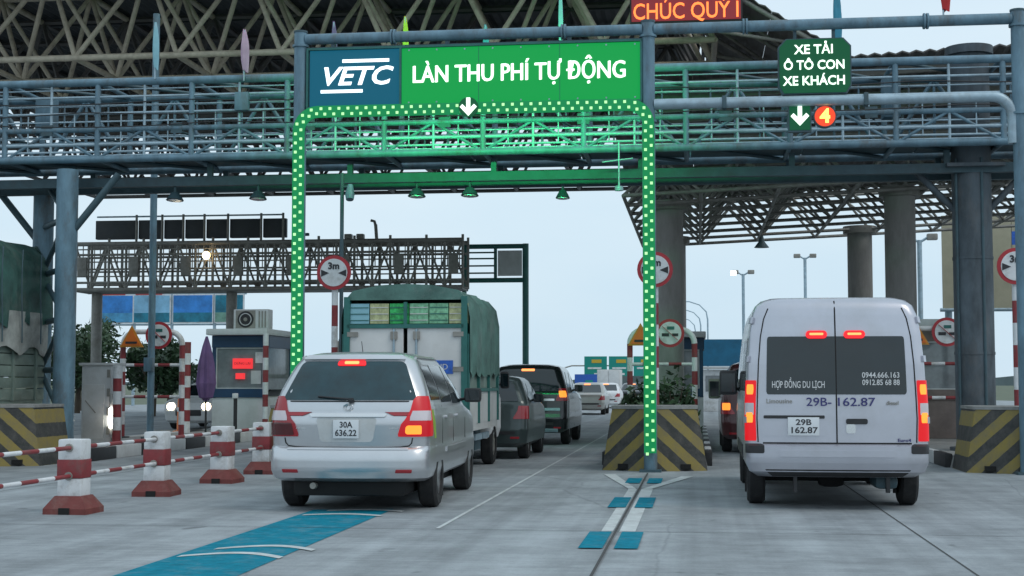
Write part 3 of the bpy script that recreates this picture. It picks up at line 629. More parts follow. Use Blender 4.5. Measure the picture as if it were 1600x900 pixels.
# ------------------------------------------------------------------ booths and what stands on the islands
def booth(cx, cy, label, low='offw', trim='dblue', h=2.55, wd=1.45, dp=2.2, notice=True):
    t = thing('toll_booth', label, 'toll booth', (cx, cy, .2), group='toll booths on the islands')
    box('base_wall', (0, dp / 2, .42), (wd, dp, .84), low, t, bev=.02)
    for sx in (-1, 1):
        for y in (.05, dp - .05): box('corner_post', (sx * (wd / 2 - .05), y, 1.6), (.1, .1, 1.55), trim, t)
    box('lower_band', (0, .0, .95), (wd, .06, .22), trim, t); box('upper_band', (0, .0, 2.26), (wd, .06, .30), trim, t)
    for sx in (-1, 1): box('side_band', (sx * (wd / 2), dp / 2, 2.26), (.06, dp - .1, .3), trim, t)
    win = box('front_window', (0, .05, 1.58), (wd - .2, .02, 1.08), 'gpane', t)
    for z in (1.06, 2.1): box('window_frame', (0, .03, z), (wd - .14, .05, .05), 'offw', win)
    for x in (-1, 1): box('window_frame', (x * (wd / 2 - .1), .03, 1.58), (.05, .05, 1.0), 'offw', win)
    for sx in (-1, 1): box('side_window', (sx * (wd / 2 - .03), dp / 2, 1.58), (.02, dp - .2, 1.08), 'gpane', t)
    box('rear_wall', (0, dp - .03, 1.6), (wd - .1, .04, 1.5), low, t)
    box('roof', (0, dp / 2 - .1, h - .05), (wd + .16, dp + .4, .16), 'offw', t, bev=.03)
    box('counter', (0, .4, 1.02), (wd - .3, .5, .05), 'steel_g', t)
    box('chair_back', (.25, 1.3, 1.3), (.4, .08, .6), 'black', t, bev=.04)
    if notice:
        box('red_display', (.08, -.005, 1.70), (.52, .03, .26), 'scr', t); text('display_text', 'DỪNG LẠI', (.08, -.025, 1.70), .09, 'rpan', t, wid=.42)
        box('small_display', (.02, -.005, 1.38), (.24, .03, .15), 'scr', t); box('paper', (.5, .035, 1.85), (.2, .01, .28), 'white', t); box('paper', (.42, .035, 1.35), (.26, .01, .34), 'offw', t)
    return t
booth(-11.55, 36.4, 'white booth with dark blue bands and red display below an air conditioner')
booth(-.55, 39.8, 'booth with dark blue corner behind the middle concrete column', notice=False)
booth(5.1, 32.9, 'brown booth between the silver van and the thick steel column', 'brown', 'brown', notice=False)
t = thing('air_conditioner', 'boxy air conditioner on the roof of the white toll booth', 'air conditioner', (-11.3, 36.5, 2.77))
box('casing', (0, .2, .26), (.92, .4, .52), 'offw', t, bev=.02); disc('fan_grille', (-.14, -.002, .26), .21, .02, 'black', t); box('grille_surround', (-.14, .003, .26), (.52, .01, .46), 'steel_g', t)
ring('fan_ring', (-.14, -.015, .26), .15, .012, 'offw', t); disc('fan_hub', (-.14, -.014, .26), .05, .02, 'steel_g', t)
for x in (.22, .30, .38): box('louvre', (x, -.004, .26), (.03, .02, .42), 'steel_g', t)
for x in (-.3, .3): box('foot', (x, .2, -.01), (.06, .36, .06), 'black', t)
t = thing('equipment_cabinet', 'pale grey roadside cabinet left of the slim pole', 'cabinet', (-11.98, 28.4, .2))
box('casing', (0, .3, .78), (.62, .6, 1.56), 'offw', t, bev=.015); box('door', (-.05, -.005, .62), (.44, .02, 1.1), 'truckw', t, bev=.004); box('roof', (.0, .3, 1.58), (.72, .7, .05), 'truckw', t, bev=.01)
bar('diagonal_mark', (-.22, -.02, .85), (.0, -.02, .6), .012, .02, 'steel_g', t)
box('lit_panel', (.36, -.02, .50), (.15, .05, .40), 'headw', t, bev=.02); box('panel_housing', (.36, .05, .55), (.2, .1, .9), 'offw', t, bev=.02)
for i in range(4): box('hinge_block', (.26, -.01, .25 + i * .38), (.06, .03, .16), 'steel_g', t)
def striped_post(name, p0, p1, r, parent, n=6, first=0):
    p0, p1 = Vector(p0), Vector(p1)
    for i in range(n):
        a = p0.lerp(p1, i / n); b = p0.lerp(p1, (i + 1) / n); tube(name, a, b, r, 'red' if (i + first) % 2 else 'white', parent)
t = thing('striped_post', 'red and white post at the right side of the grey cabinet', 'post', (-11.5, 28.3, .2)); striped_post('painted_band', (0, 0, 0), (0, 0, 1.55), .085, t, 6, 1)
def prohib(t, c, r, thick=.03, dia=True):
    d = disc('sign_disc', c, r, thick, 'redl', t); disc('white_field', (c[0], c[1] - .012, c[2]), r * .80, thick, 'white', d)
    return d, c[1] - .012 - thick / 2
def no_entry_vehicles(t, c, r):
    d, y = prohib(t, c, r)
    box('truck_symbol', (c[0] - r * .32, y - .004, c[2] - r * .12), (r * .5, .008, r * .22), 'ink', d); box('car_symbol', (c[0] + r * .36, y - .004, c[2] - r * .12), (r * .42, .008, r * .2), 'ink', d)
    box('motorbike_symbol', (c[0] + r * .05, y - .004, c[2] + r * .36), (r * .5, .008, r * .22), 'steel_gr', d)
    bar('red_slash', (c[0] - r * .55, y - .009, c[2] + r * .5), (c[0] + r * .55, y - .009, c[2] - r * .5), r * .12, .008, 'redl', d)
def arch(cx, label, wd=1.36):
    t = thing('sign_arch', label, 'sign frame', (cx, 31.3, .2), group='red and white pipe arches in front of the booths')
    h, rc, hw = 2.33, .3, wd / 2
    for s_ in (-1, 1):
        striped_post('painted_band', (s_ * hw, 0, 0), (s_ * hw, 0, h - rc), .062, t, 7, 1)
        pipe('elbow', [(s_ * (hw - rc + rc * math.cos(a)), 0, h - rc + rc * math.sin(a)) for a in [math.pi / 2 * i / 6 for i in range(7)]], .062, 'white', t)
    tube('crossbar', (-hw + rc, 0, h), (hw - rc, 0, h), .055, 'white', t)
    for z in (.9, 1.6): striped_post('rail_band', (-hw, 0, z), (hw, 0, z), .035, t, 5)
    no_entry_vehicles(t, (.17, -.09, h - .08), .30)
    P = [(-.72, -.32), (-.18, -.32), (-.45, .16)]
    tri = prism('warning_triangle', [(x + .0, z + h - .02) for x, z in P], -.10, -.07, 'amber', t); prism('triangle_border', [(x * .78 - .1, z * .78 + h - .055) for x, z in P], -.115, -.10, 'orange', tri)
    box('warning_text', (-.45, -.12, h - .24), (.26, .006, .05), 'ink', tri)
    return t
arch(-11.92, 'red and white sign arch with amber triangle on the left island'); arch(-.72, 'red and white sign arch around the middle concrete column'); arch(4.95, 'red and white sign arch between the silver van and the steel column')
def width_sign(cx, label):
    t = thing('width_sign', label, 'road sign', (cx, 24.85, .2), group='round width limit signs on striped posts')
    striped_post('painted_band', (0, 0, 0), (0, 0, 2.9), .055, t, 8, 1); V, Fs = sweep([(0, 0, 0), (0, 0, .1), (0, 0, .22)], [.3, .28, .12], 14); mesh_obj('foot', V, Fs, 'black', t, 40)
    c = (0, -.075, 2.92 + .18); d, y = prohib(t, c, .30); text('letters', '3m', (0, y - .004, c[2] + .11), .16, 'ink', d, off=.006, ext=.003)
    for s_ in (-1, 1): prism('side_arrow', [(s_ * .22, c[2] + .05), (s_ * .22, c[2] - .07), (s_ * .08, c[2] - .01)], y - .008, y - .001, 'ink', d)
    return t
width_sign(-6.2, 'round 3m width sign left of the green-framed truck'); width_sign(-.68, 'round 3m width sign half hidden by the right green post'); t = width_sign(5.18, 'round 3m width sign at the right edge'); box('blue_plate', (.05, -.06, 3.56), (.2, .02, .22), 'blue', t); text('plate_letter', 'B', (.05, -.074, 3.56), .16, 'white', t, ext=.001)
# bollards with striped bars
def bollard(y, label):
    t = thing('bollard', label, 'bollard', (-6.63 + .03 * math.sin(y * 7), y, 0), rz=R(5 * math.sin(y * 3.7)), group='red and white concrete bollards beside the lane')
    V, Fs = [], []
    prof = [(0, .24, .23), (.06, .24, .23), (.19, .15, .145)]
    base = []
    for z, a, b in prof: V += [(-a, -b, z), (a, -b, z), (a, b, z), (-a, b, z)]
    for i in range(2):
        for k in range(4): Fs.append((i * 4 + k, i * 4 + (k + 1) % 4, i * 4 + 4 + (k + 1) % 4, i * 4 + 4 + k))
    Fs += [(0, 1, 2, 3), (8, 9, 10, 11)]
    o = mesh_obj('base_block', V, Fs, 'maroon', t)
    box('drain_notch', (0, -.226, .035), (.12, .03, .07), 'under', o)
    box('lower_white_band', (0, 0, .28), (.265, .25, .19), 'white', t, bev=.012); box('red_band', (0, 0, .475), (.276, .262, .20), 'red', t, bev=.012); box('upper_white_band', (0, 0, .68), (.265, .25, .22), 'white', t, bev=.02)
    for z in (.40, .70): tube('bar_socket', (0, -.15, z), (0, .15, z), .045, 'steel_g', t)
    return t
for y, l_ in ((15.2, 'nearest red and white bollard, at the lower left'), (17.7, 'second nearest red and white bollard'), (20.1, 'third nearest red and white bollard'), (22.2, 'farthest red and white bollard, just left of the silver people carrier')): bollard(y, l_)
ys = [9.5, 15.2, 17.7, 20.1, 22.2, 25.0]
for i in range(len(ys) - 1):
    for z, nm in ((.40, 'lower'), (.70, 'upper')):
        where = ['running out of the picture from the nearest bollard', 'between the nearest and second bollards', 'between the second and third bollards', 'between the third and farthest bollards', 'beyond the farthest bollard'][i]
        t = thing('barrier_bar', f'{nm} red and white bar {where}', 'barrier bar', (-6.63, ys[i], 0), group='striped bars linking the bollards')
        n = max(3, round((ys[i + 1] - ys[i]) / .42)); striped_post('painted_band', (0, .16, z), (0, ys[i + 1] - ys[i] - .16, z), .023, t, n, i)
# small things on the left island and beyond
t = thing('orange_post', 'bright orange plastic delineator between the headlights', 'post', (-14.5, 40.5, 0)); V, Fs = sweep([(0, 0, 0), (0, 0, .05), (0, 0, .08), (0, 0, .95), (0, 0, 1.0)], [.3, .28, .17, .15, .1], 14); mesh_obj('post_body', V, Fs, 'orange', t, 40); tube('reflective_band', (0, 0, .6), (0, 0, .72), .166, 'white', t)
t = thing('folded_parasol', 'furled purple parasol in front of the white toll booth', 'parasol', (-11.95, 35.0, .2)); tube('pole', (0, 0, 0), (0, 0, 2.35), .025, 'black', t)
V, Fs = [], []
for j, (z, r_) in enumerate(((.75, .05), (.85, .13), (1.2, .19), (1.7, .15), (2.1, .08), (2.35, .02))):
    for k in range(16): a_ = 2 * math.pi * k / 16; rr = r_ * (1 + .3 * (k % 2)); V.append((rr * math.cos(a_), rr * math.sin(a_), z + (.06 if k % 2 and j == 0 else 0)))
for j in range(5):
    for k in range(16): Fs.append((j * 16 + k, j * 16 + (k + 1) % 16, j * 16 + 16 + (k + 1) % 16, j * 16 + 16 + k))
mesh_obj('canopy', V, Fs, 'purple', t)
t = thing('reader_post', 'black card reader post with white top in front of the white booth', 'post', (-10.85, 33.9, .2)); tube('stem', (0, 0, 0), (0, 0, .85), .045, 'black', t); box('foot', (0, 0, .02), (.22, .22, .04), 'black', t); box('head', (0, -.02, .9), (.12, .12, .12), 'white', t, bev=.02)
t = thing('striped_post', 'red and white post left of the furled parasol', 'post', (-12.3, 34.6, .2)); striped_post('painted_band', (0, 0, 0), (0, 0, 2.2), .09, t, 8)
t = thing('striped_post', 'red and white post at the right corner of the white booth', 'post', (-10.75, 36.0, .2)); striped_post('painted_band', (0, 0, 0), (0, 0, 2.45), .07, t, 8, 1)
t = thing('booth_railing', 'grey pipe railing behind the white booth', 'railing', (-10.1, 41, 0))
for x in (0, .8): tube('post', (x, 0, 0), (x, 0, 2.6), .06, 'steel_g', t)
for z in (1.6, 2.6): tube('rail', (0, 0, z), (.8, 0, z), .06, 'steel_g', t)

# ------------------------------------------------------------------ vehicles
class Body:
    """a car shell stacked from plan outlines: columns z, half width, rear y, front y, corner sizes"""
    def __init__(s, prof, bow=.03):
        s.p = np.array(prof, float); s.bow = bow; s.L = s.p[:, 3].max()
    def g(s, z):
        p = s.p; return [float(np.interp(z, p[:, 0], p[:, k])) for k in range(1, p.shape[1])]
    def rear(s, x, z):
        w_, yr, yf, rx, ry, ryf = s.g(z); xc = w_ - rx; a = abs(x)
        if a <= xc: return Vector((x, yr + s.bow * (a / xc) ** 2, z))
        q = min(1, (a - xc) / rx); return Vector((x, yr + s.bow + ry * (1 - math.sqrt(max(0, 1 - q * q))), z))
    def front(s, x, z):
        w_, yr, yf, rx, ry, ryf = s.g(z); xc = w_ - rx; a = abs(x)
        if a <= xc: return Vector((x, yf - s.bow * 2 * (a / xc) ** 2, z))
        q = min(1, (a - xc) / rx); return Vector((x, yf - 2 * s.bow - ryf * (1 - math.sqrt(max(0, 1 - q * q))), z))
    def corner(s, c, z, sg=1):
        w_, yr, yf, rx, ry, ryf = s.g(z); xc = w_ - rx
        if c <= 0: x = xc + c; return Vector((sg * x, yr + s.bow * (x / xc) ** 2, z))
        if c <= 1: a = c * math.pi / 2; return Vector((sg * (xc + rx * math.sin(a)), yr + s.bow + ry * (1 - math.cos(a)), z))
        return Vector((sg * w_, yr + s.bow + ry + c - 1, z))
    def side(s, y, z, sg=1):
        w_, yr, yf, rx, ry, ryf = s.g(z); xc = w_ - rx; yc = yr + s.bow + ry; yg = yf - 2 * s.bow - ryf
        if y < yc: q = min(1, (yc - y) / ry); return Vector((sg * (xc + rx * math.sqrt(1 - q * q)), y, z))
        if y > yg: q = min(1, (y - yg) / ryf); return Vector((sg * (xc + rx * math.sqrt(1 - q * q)), y, z))
        return Vector((sg * w_, y, z))
    def ring(s, z):
        P = []; w_ = s.g(z)[0]; rx = s.g(z)[3]; xc = w_ - rx
        right = [s.rear(xc * k / 4, z) for k in range(0, 5)] + [s.corner(k / 6, z) for k in range(1, 7)]
        y0, y1 = right[-1].y, s.g(z)[2] - 2 * s.bow - s.g(z)[5]
        right += [Vector((w_, y0 + (y1 - y0) * k / 8, z)) for k in range(1, 9)]
        ryf = s.g(z)[5]
        right += [Vector((xc + rx * math.cos(a), y1 + ryf * math.sin(a), z)) for a in [math.pi / 2 * k / 6 for k in range(1, 7)]]
        right += [s.front(xc * k / 4, z) for k in (3, 2, 1, 0)]
        left = [Vector((-p.x, p.y, p.z)) for p in reversed(right[1:-1])]
        return right + left
    def shell(s, name, m, parent, arches, smooth=32):
        z0, z1 = s.p[0, 0], s.p[-1, 0]; zs = sorted(set([round(float(z), 4) for z in s.p[:, 0]] + [round(z0 + (z1 - z0) * k / 26, 4) for k in range(27)]))
        zs = [z for i, z in enumerate(zs) if i == 0 or z - zs[i - 1] > .004 or z in s.p[:, 0]]
        V, Fs = [], []; n = None
        for z in zs: r = s.ring(z); n = len(r); V += r
        for j in range(len(zs) - 1):
            for k in range(n): Fs.append((j * n + k, j * n + (k + 1) % n, (j + 1) * n + (k + 1) % n, (j + 1) * n + k))
        Fs += [tuple(range(n)), tuple((len(zs) - 1) * n + k for k in range(n))]
        o = mesh_obj(name, V, Fs, m, parent); me = o.data; me.materials.append(M['under'])
        for p in me.polygons:
            if p.center.z < z0 + .01: p.material_index = 1
        if arches:
            V2, F2 = [], []
            for y, zc, r, xo in arches:
                for sg in (-1, 1):
                    v, f = sweep([(sg * xo, y, zc), (sg * (xo + .6), y, zc)], r, 22); k = len(V2); V2 += v; F2 += [tuple(i + k for i in q) for q in f]
            cu = mesh_obj('cutter', V2, F2, 'under', None)
            cu.data.materials.clear(); cu.data.materials.append(M['under'])
            md = o.modifiers.new('b', 'BOOLEAN'); md.object = cu; md.operation = 'DIFFERENCE'; md.solver = 'EXACT'; md.material_mode = 'TRANSFER'
            root = parent; me2 = bpy.data.meshes.new_from_object(o.evaluated_get(bpy.context.evaluated_depsgraph_get()))
            o.modifiers.clear(); o.data = me2; bpy.data.objects.remove(cu)
        o.data.shade_smooth(); o.data.set_sharp_from_angle(angle=R(smooth)); return o
    def patch(s, name, fn, rows, m, parent, n=8, off=.006, deep=.02):
        """a panel that follows the shell: rows of (z, from, to)"""
        V, Fs = [], []; k = len(rows); e = 1e-3; back = []
        for z, a, b in rows:
            for i in range(n + 1):
                u = a + (b - a) * i / n; p = fn(u, z); du = fn(u + e, z) - fn(u - e, z); dz = fn(u, z + e) - fn(u, z - e)
                nn = du.cross(dz); nn = nn.normalized() if nn.length > 1e-12 else Vector((0, -1, 0))
                if nn.dot(p - Vector((0, s.L / 2, p.z))) < 0: nn = -nn
                V.append(p + nn * off); back.append(p - nn * deep)
        N = len(V); V += back
        for j in range(k - 1):
            for i in range(n):
                a = j * (n + 1) + i; Fs.append((a, a + 1, a + n + 2, a + n + 1))
        edge = [i for i in range(n + 1)] + [j * (n + 1) + n for j in range(1, k)] + [(k - 1) * (n + 1) + i for i in range(n - 1, -1, -1)] + [j * (n + 1) for j in range(k - 2, 0, -1)]
        for q in range(len(edge)):
            a, b = edge[q], edge[(q + 1) % len(edge)]; Fs.append((a, b, b + N, a + N))
        return mesh_obj(name, V, Fs, m, parent, 40)
def rr(z0, z1, a0, b0, a1, b1, r=.04, k=4, mid=3):
    """rounded quad as rows: (a0,b0) at z0, (a1,b1) at z1"""
    rows = []; H = z1 - z0; L = lambda z, p, q: p + (q - p) * (z - z0) / H
    zs = [z0 + r * (1 - math.cos(math.pi / 2 * i / k)) for i in range(k)] + [z0 + r + (H - 2 * r) * i / mid for i in range(mid + 1)] + [z1 - r * (1 - math.cos(math.pi / 2 * i / k)) for i in range(k - 1, -1, -1)]
    for z in zs:
        d = min(z - z0, z1 - z); ins = 0 if d >= r else r - math.sqrt(max(0, r * r - (r - d) ** 2))
        rows.append((z, L(z, a0, b0 * 0 + a0) * 0 + L(z, a0, a1) + ins, L(z, b0, b1) - ins))
    return rows
def wheel(t, x, y, r, wd, rim='alloy', spokes=5):
    sg = 1 if x > 0 else -1
    prof = [(r * .62, -wd / 2), (r * .9, -wd / 2), (r, -wd / 2 + .03), (r, wd / 2 - .03), (r * .9, wd / 2), (r * .62, wd / 2)]
    n = 28; V, Fs = [], []
    for k in range(n):
        a = 2 * math.pi * k / n
        for q, h in prof: V.append((x + h, y + q * math.cos(a), r + q * math.sin(a)))
    m_ = len(prof)
    for k in range(n):
        for i in range(m_): Fs.append((k * m_ + i, k * m_ + (i + 1) % m_, ((k + 1) % n) * m_ + (i + 1) % m_, ((k + 1) % n) * m_ + i))
    o = mesh_obj('wheel', V, Fs, 'rubber', t, 35)
    face = x + sg * (wd / 2 - .035)
    tube('rim_dish', (x - sg * wd * .3, y, r), (face - sg * .02, y, r), r * .63, 'under', o, 'round')
    V, Fs = [], []
    def addring(r0, r1):
        k0 = len(V)
        for k in range(n):
            a = 2 * math.pi * k / n
            for q, h in ((r0, 0), (r1, 0), (r1, .03), (r0, .03)): V.append((face + sg * (h - .02), y + q * math.cos(a), r + q * math.sin(a)))
        for k in range(n):
            for i in range(4): Fs.append((k0 + k * 4 + i, k0 + k * 4 + (i + 1) % 4, k0 + ((k + 1) % n) * 4 + (i + 1) % 4, k0 + ((k + 1) % n) * 4 + i))
    addring(r * .54, r * .645); addring(.0, r * .16)
    for k in range(spokes):
        a = 2 * math.pi * k / spokes + .3; d = (math.cos(a), math.sin(a)); q = (-d[1], d[0]); k0 = len(V)
        for h in (-.015, .012):
            for rr_, ww in ((r * .1, .05), (r * .1, -.05), (r * .58, -.032), (r * .58, .032)): V.append((face + sg * h, y + d[0] * rr_ + q[0] * ww, r + d[1] * rr_ + q[1] * ww))
        Fs += [tuple(k0 + i for i in f) for f in ((0, 1, 2, 3), (4, 5, 6, 7), (0, 1, 5, 4), (1, 2, 6, 5), (2, 3, 7, 6), (3, 0, 4, 7))]
    mesh_obj('rim', V, Fs, rim, o); return o
def mirror_part(t, x, y, z, sg, m, sx=.2, sz=.17):
    o = box('mirror', (x + sg * sx * .6, y, z), (sx, .1, sz), m, t, bev=.04); tube('mirror_arm', (x - sg * .06, y + .05, z - sz * .35), (x + sg * sx * .3, y, z - sz * .2), .02, 'black', o)
    box('mirror_glass', (x + sg * sx * .6, y - .052, z), (sx * .8, .004, sz * .75), 'glass', o); return o
def plate(t, b, x, z, y, l1, l2, wd=.28, ht=.20):
    o = box('number_plate', (x, y - .012, z), (wd, .012, ht), 'plate', t, bev=.004)
    text('plate_text', l1, (x, y - .019, z + ht * .22), ht * .44, 'ink', o, ext=.001, off=.002, wid=wd * .5); text('plate_text', l2, (x, y - .019, z - ht * .22), ht * .46, 'ink', o, ext=.001, off=.002, wid=wd * .84); return o

# --- silver people carrier
def people_carrier():
    t = thing('people_carrier', 'silver people carrier seen from behind, amber lamp lit on its right', 'car', (-3.735, 15.5, 0), rz=R(1.6))
    prof = [(.33, .82, .14, 4.40, .25, .2, .3), (.37, .875, .045, 4.50, .25, .2, .35), (.45, .895, .0, 4.56, .24, .2, .4), (.58, .90, .0, 4.57, .23, .2, .4), (.655, .90, .02, 4.56, .23, .2, .4), (.69, .897, .05, 4.55, .22, .19, .4), (.71, .892, .095, 4.55, .21, .18, .4), (.82, .892, .085, 4.52, .20, .17, .4), (.95, .892, .075, 4.45, .20, .17, .4), (1.03, .888, .085, 4.2, .20, .17, .45), (1.06, .884, .105, 4.0, .2, .17, .5), (1.11, .88, .11, 3.6, .2, .18, .4), (1.19, .865, .13, 3.42, .21, .19, .4), (1.30, .835, .18, 3.2, .21, .2, .38), (1.40, .797, .235, 3.02, .21, .22, .35), (1.50, .755, .29, 2.85, .21, .24, .33), (1.58, .715, .34, 2.70, .2, .25, .3), (1.655, .67, .40, 2.55, .2, .28, .3), (1.70, .61, .48, 2.35, .2, .3, .3), (1.73, .50, .62, 2.15, .2, .3, .3), (1.745, .34, .9, 1.9, .2, .3, .3)]
    prof = [(q[0], q[1] * .975) + q[2:] for q in prof]
    b = Body(prof, .045)
    b.shell('body', 'silver', t, [(.98, .345, .40, .62), (3.73, .345, .40, .62)])
    gl = b.patch('rear_window', b.rear, rr(1.205, 1.625, -.74, .74, -.565, .565, .05), 'gteal', t, 16)
    o = tube('wiper', (.02, .10, 1.215), (-.34, .15, 1.245), .010, 'black', gl); box('wiper_pivot', (.03, .10, 1.205), (.06, .04, .05), 'black', gl, bev=.01)
    b.patch('spoiler', b.rear, [(1.635, -.56, .56), (1.655, -.545, .545), (1.675, -.52, .52)], 'silver', t, 12, .03)
    b.patch('high_brake_light', b.rear, rr(1.575, 1.628, -.17, .15, -.16, .14, .02, mid=1), 'bred2', t, 8, .016); b.patch('brake_light_core', b.rear, rr(1.588, 1.618, -.09, .07, -.09, .07, .012, mid=1), 'borange', t, 6, .022)
    # tail lamps: red top, clear middle, big lower lamp (right one lit)
    for sg in (-1, 1):
        fn = lambda c, z, sg=sg: b.corner(c, z, sg)
        lamp = b.patch('tail_light', fn, [(.815, -.12, 1.10), (.84, -.125, 1.14), (.95, -.09, 1.12), (1.0, -.045, 1.10), (1.10, .05, 1.04), (1.2, .2, .97), (1.245, .34, .92)], 'bredd' if sg > 0 else 'lens', t, 12, .012)
        b.patch('clear_lens', fn, [(.985, .02, .93), (1.02, .03, .93), (1.09, .12, .90)], 'clear', lamp, 8, .018)
        if sg > 0:
            b.patch('lit_lamp', fn, rr(.842, .935, -.05, .40, -.04, .40, .03, mid=1), 'bhot', lamp, 8, .022)
        else: b.patch('dark_lamp', fn, rr(.83, .96, -.08, .9, -.05, .9, .02, mid=1), 'lensd', lamp, 8, .02)
        a = 1
        b.patch('red_garnish', b.rear, [(1.035, *sorted((sg * .50, sg * .70))), (1.06, *sorted((sg * .44, sg * .715))), (1.078, *sorted((sg * .40, sg * .72)))], 'lens', t, 6, .012)
        b.patch('bumper_reflector', fn, rr(.43, .465, -.1, .2, -.1, .2, .01, mid=1), 'lens', t, 5, .006)
        mirror_part(t, sg * .86, 3.05, 1.24, sg, 'black', .22, .18)
        fs = lambda y, z, sg=sg: b.side(y, z, sg)
        b.patch('side_window', fs, rr(1.20, 1.575, .50, 1.18, .62, 1.14, .04), 'glass', t, 6); b.patch('side_window', fs, rr(1.17, 1.595, 1.25, 2.08, 1.22, 2.05, .03), 'glass', t, 6); b.patch('side_window', fs, rr(1.15, 1.595, 2.15, 3.22, 2.12, 2.52, .03), 'glass', t, 6)
        for y in (1.22, 2.12, 3.2): b.patch('door_seam', fs, [(z, y - .004, y + .004) for z in (.42, .7, .95, 1.14)], 'under', t, 1, .002)
        for y in (1.5, 2.42): b.patch('door_handle', fs, rr(.985, 1.02, y - .09, y + .09, y - .09, y + .09, .015, mid=1), 'silver', t, 4, .03)
        b.patch('side_moulding', fs, [(.60, 1.45, 3.25), (.63, 1.45, 3.25), (.655, 1.45, 3.25)], 'silver', t, 8, .016)
        b.patch('lime_stripe', fs, [(.78, .62, .72), (.95, .48, .66), (1.1, .42, .56)], 'lime', t, 4, .004)
        b.patch('headlight', b.front, rr(.78, .95, *sorted((sg * .45, sg * .8)), *sorted((sg * .5, sg * .8)), .03), 'clear', t, 6)
        for y in (.98, 3.73): wheel(t, sg * .77, y, .335, .21)
        b.patch('roof_rail', fs, [(1.66, .7, 2.3), (1.672, .7, 2.3), (1.684, .75, 2.25)], 'silver', t, 8, .02)
    b.patch('garnish_bar', b.rear, [(1.025, -.40, .40), (1.04, -.42, .42), (1.062, -.42, .42)], 'chrome', t, 12, .016)
    b.patch('plate_recess', b.rear, rr(.755, 1.02, -.30, .27, -.35, .32, .04), 'offw', t, 8, .003)
    plate(t, b, -.015, .895, b.rear(0, .895).y, '30A', '636.22')
    U = [(-.70, .80)] + [(-.70 + .01, .745), (-.66, .715), (-.58, .703)] + [(x, .70) for x in (-.4, -.2, 0, .2, .4)] + [(.58, .703), (.66, .715), (.69, .745), (.70, .80)]
    pipe('tailgate_seam', [b.rear(x, z) - Vector((0, .001, 0)) for x, z in U], .007, 'under', t, 5)
    for sg in (-1, 1): pipe('tailgate_seam', [b.rear(sg * x, z) for x, z in ((.70, .82), (.685, .95), (.70, 1.08), (.745, 1.2))], .006, 'under', t, 5)
    b.patch('window_sill', b.rear, [(1.185, -.745, .745), (1.198, -.74, .74)], 'black', t, 12, .004)
    ring('emblem', (0, b.rear(0, 1.125).y - .008, 1.125), .052, .006, 'chrome', t, .72); ring('emblem', (0, b.rear(0, 1.128).y - .010, 1.128), .026, .005, 'chrome', t, 1.1)
    for x in (-.52, .50): text('badge', 'V' if 0 else '•••••', (x, b.rear(x, .90).y - .004, .90), .06, 'chrome', t, ext=.003)
    b.patch('bumper_lip', b.rear, [(.672, -.66, .66), (.682, -.66, .66), (.692, -.66, .66)], 'silver', t, 12, .008)
    b.patch('windscreen', b.front, rr(1.14, 1.60, -.72, .72, -.58, .58, .04), 'glass', t, 10)
    box('underbody', (0, 2.2, .27), (1.25, 4.0, .2), 'under', t, bev=.05); tube('exhaust', (-.38, .10, .285), (-.38, .6, .26), .035, 'steel_g', t); tube('axle', (-.7, .98, .32), (.7, .98, .32), .06, 'under', t); box('spare_wheel', (-.1, .75, .27), (.6, .6, .16), 'under', t, bev=.05)
    for x in (-.62, .62): box('mudflap', (x * 1.22, 1.36, .22), (.2, .012, .24), 'rubber', t)
    tube('aerial', (0, .9, 1.735), (0, .82, 1.86), .004, 'black', t)
people_carrier()

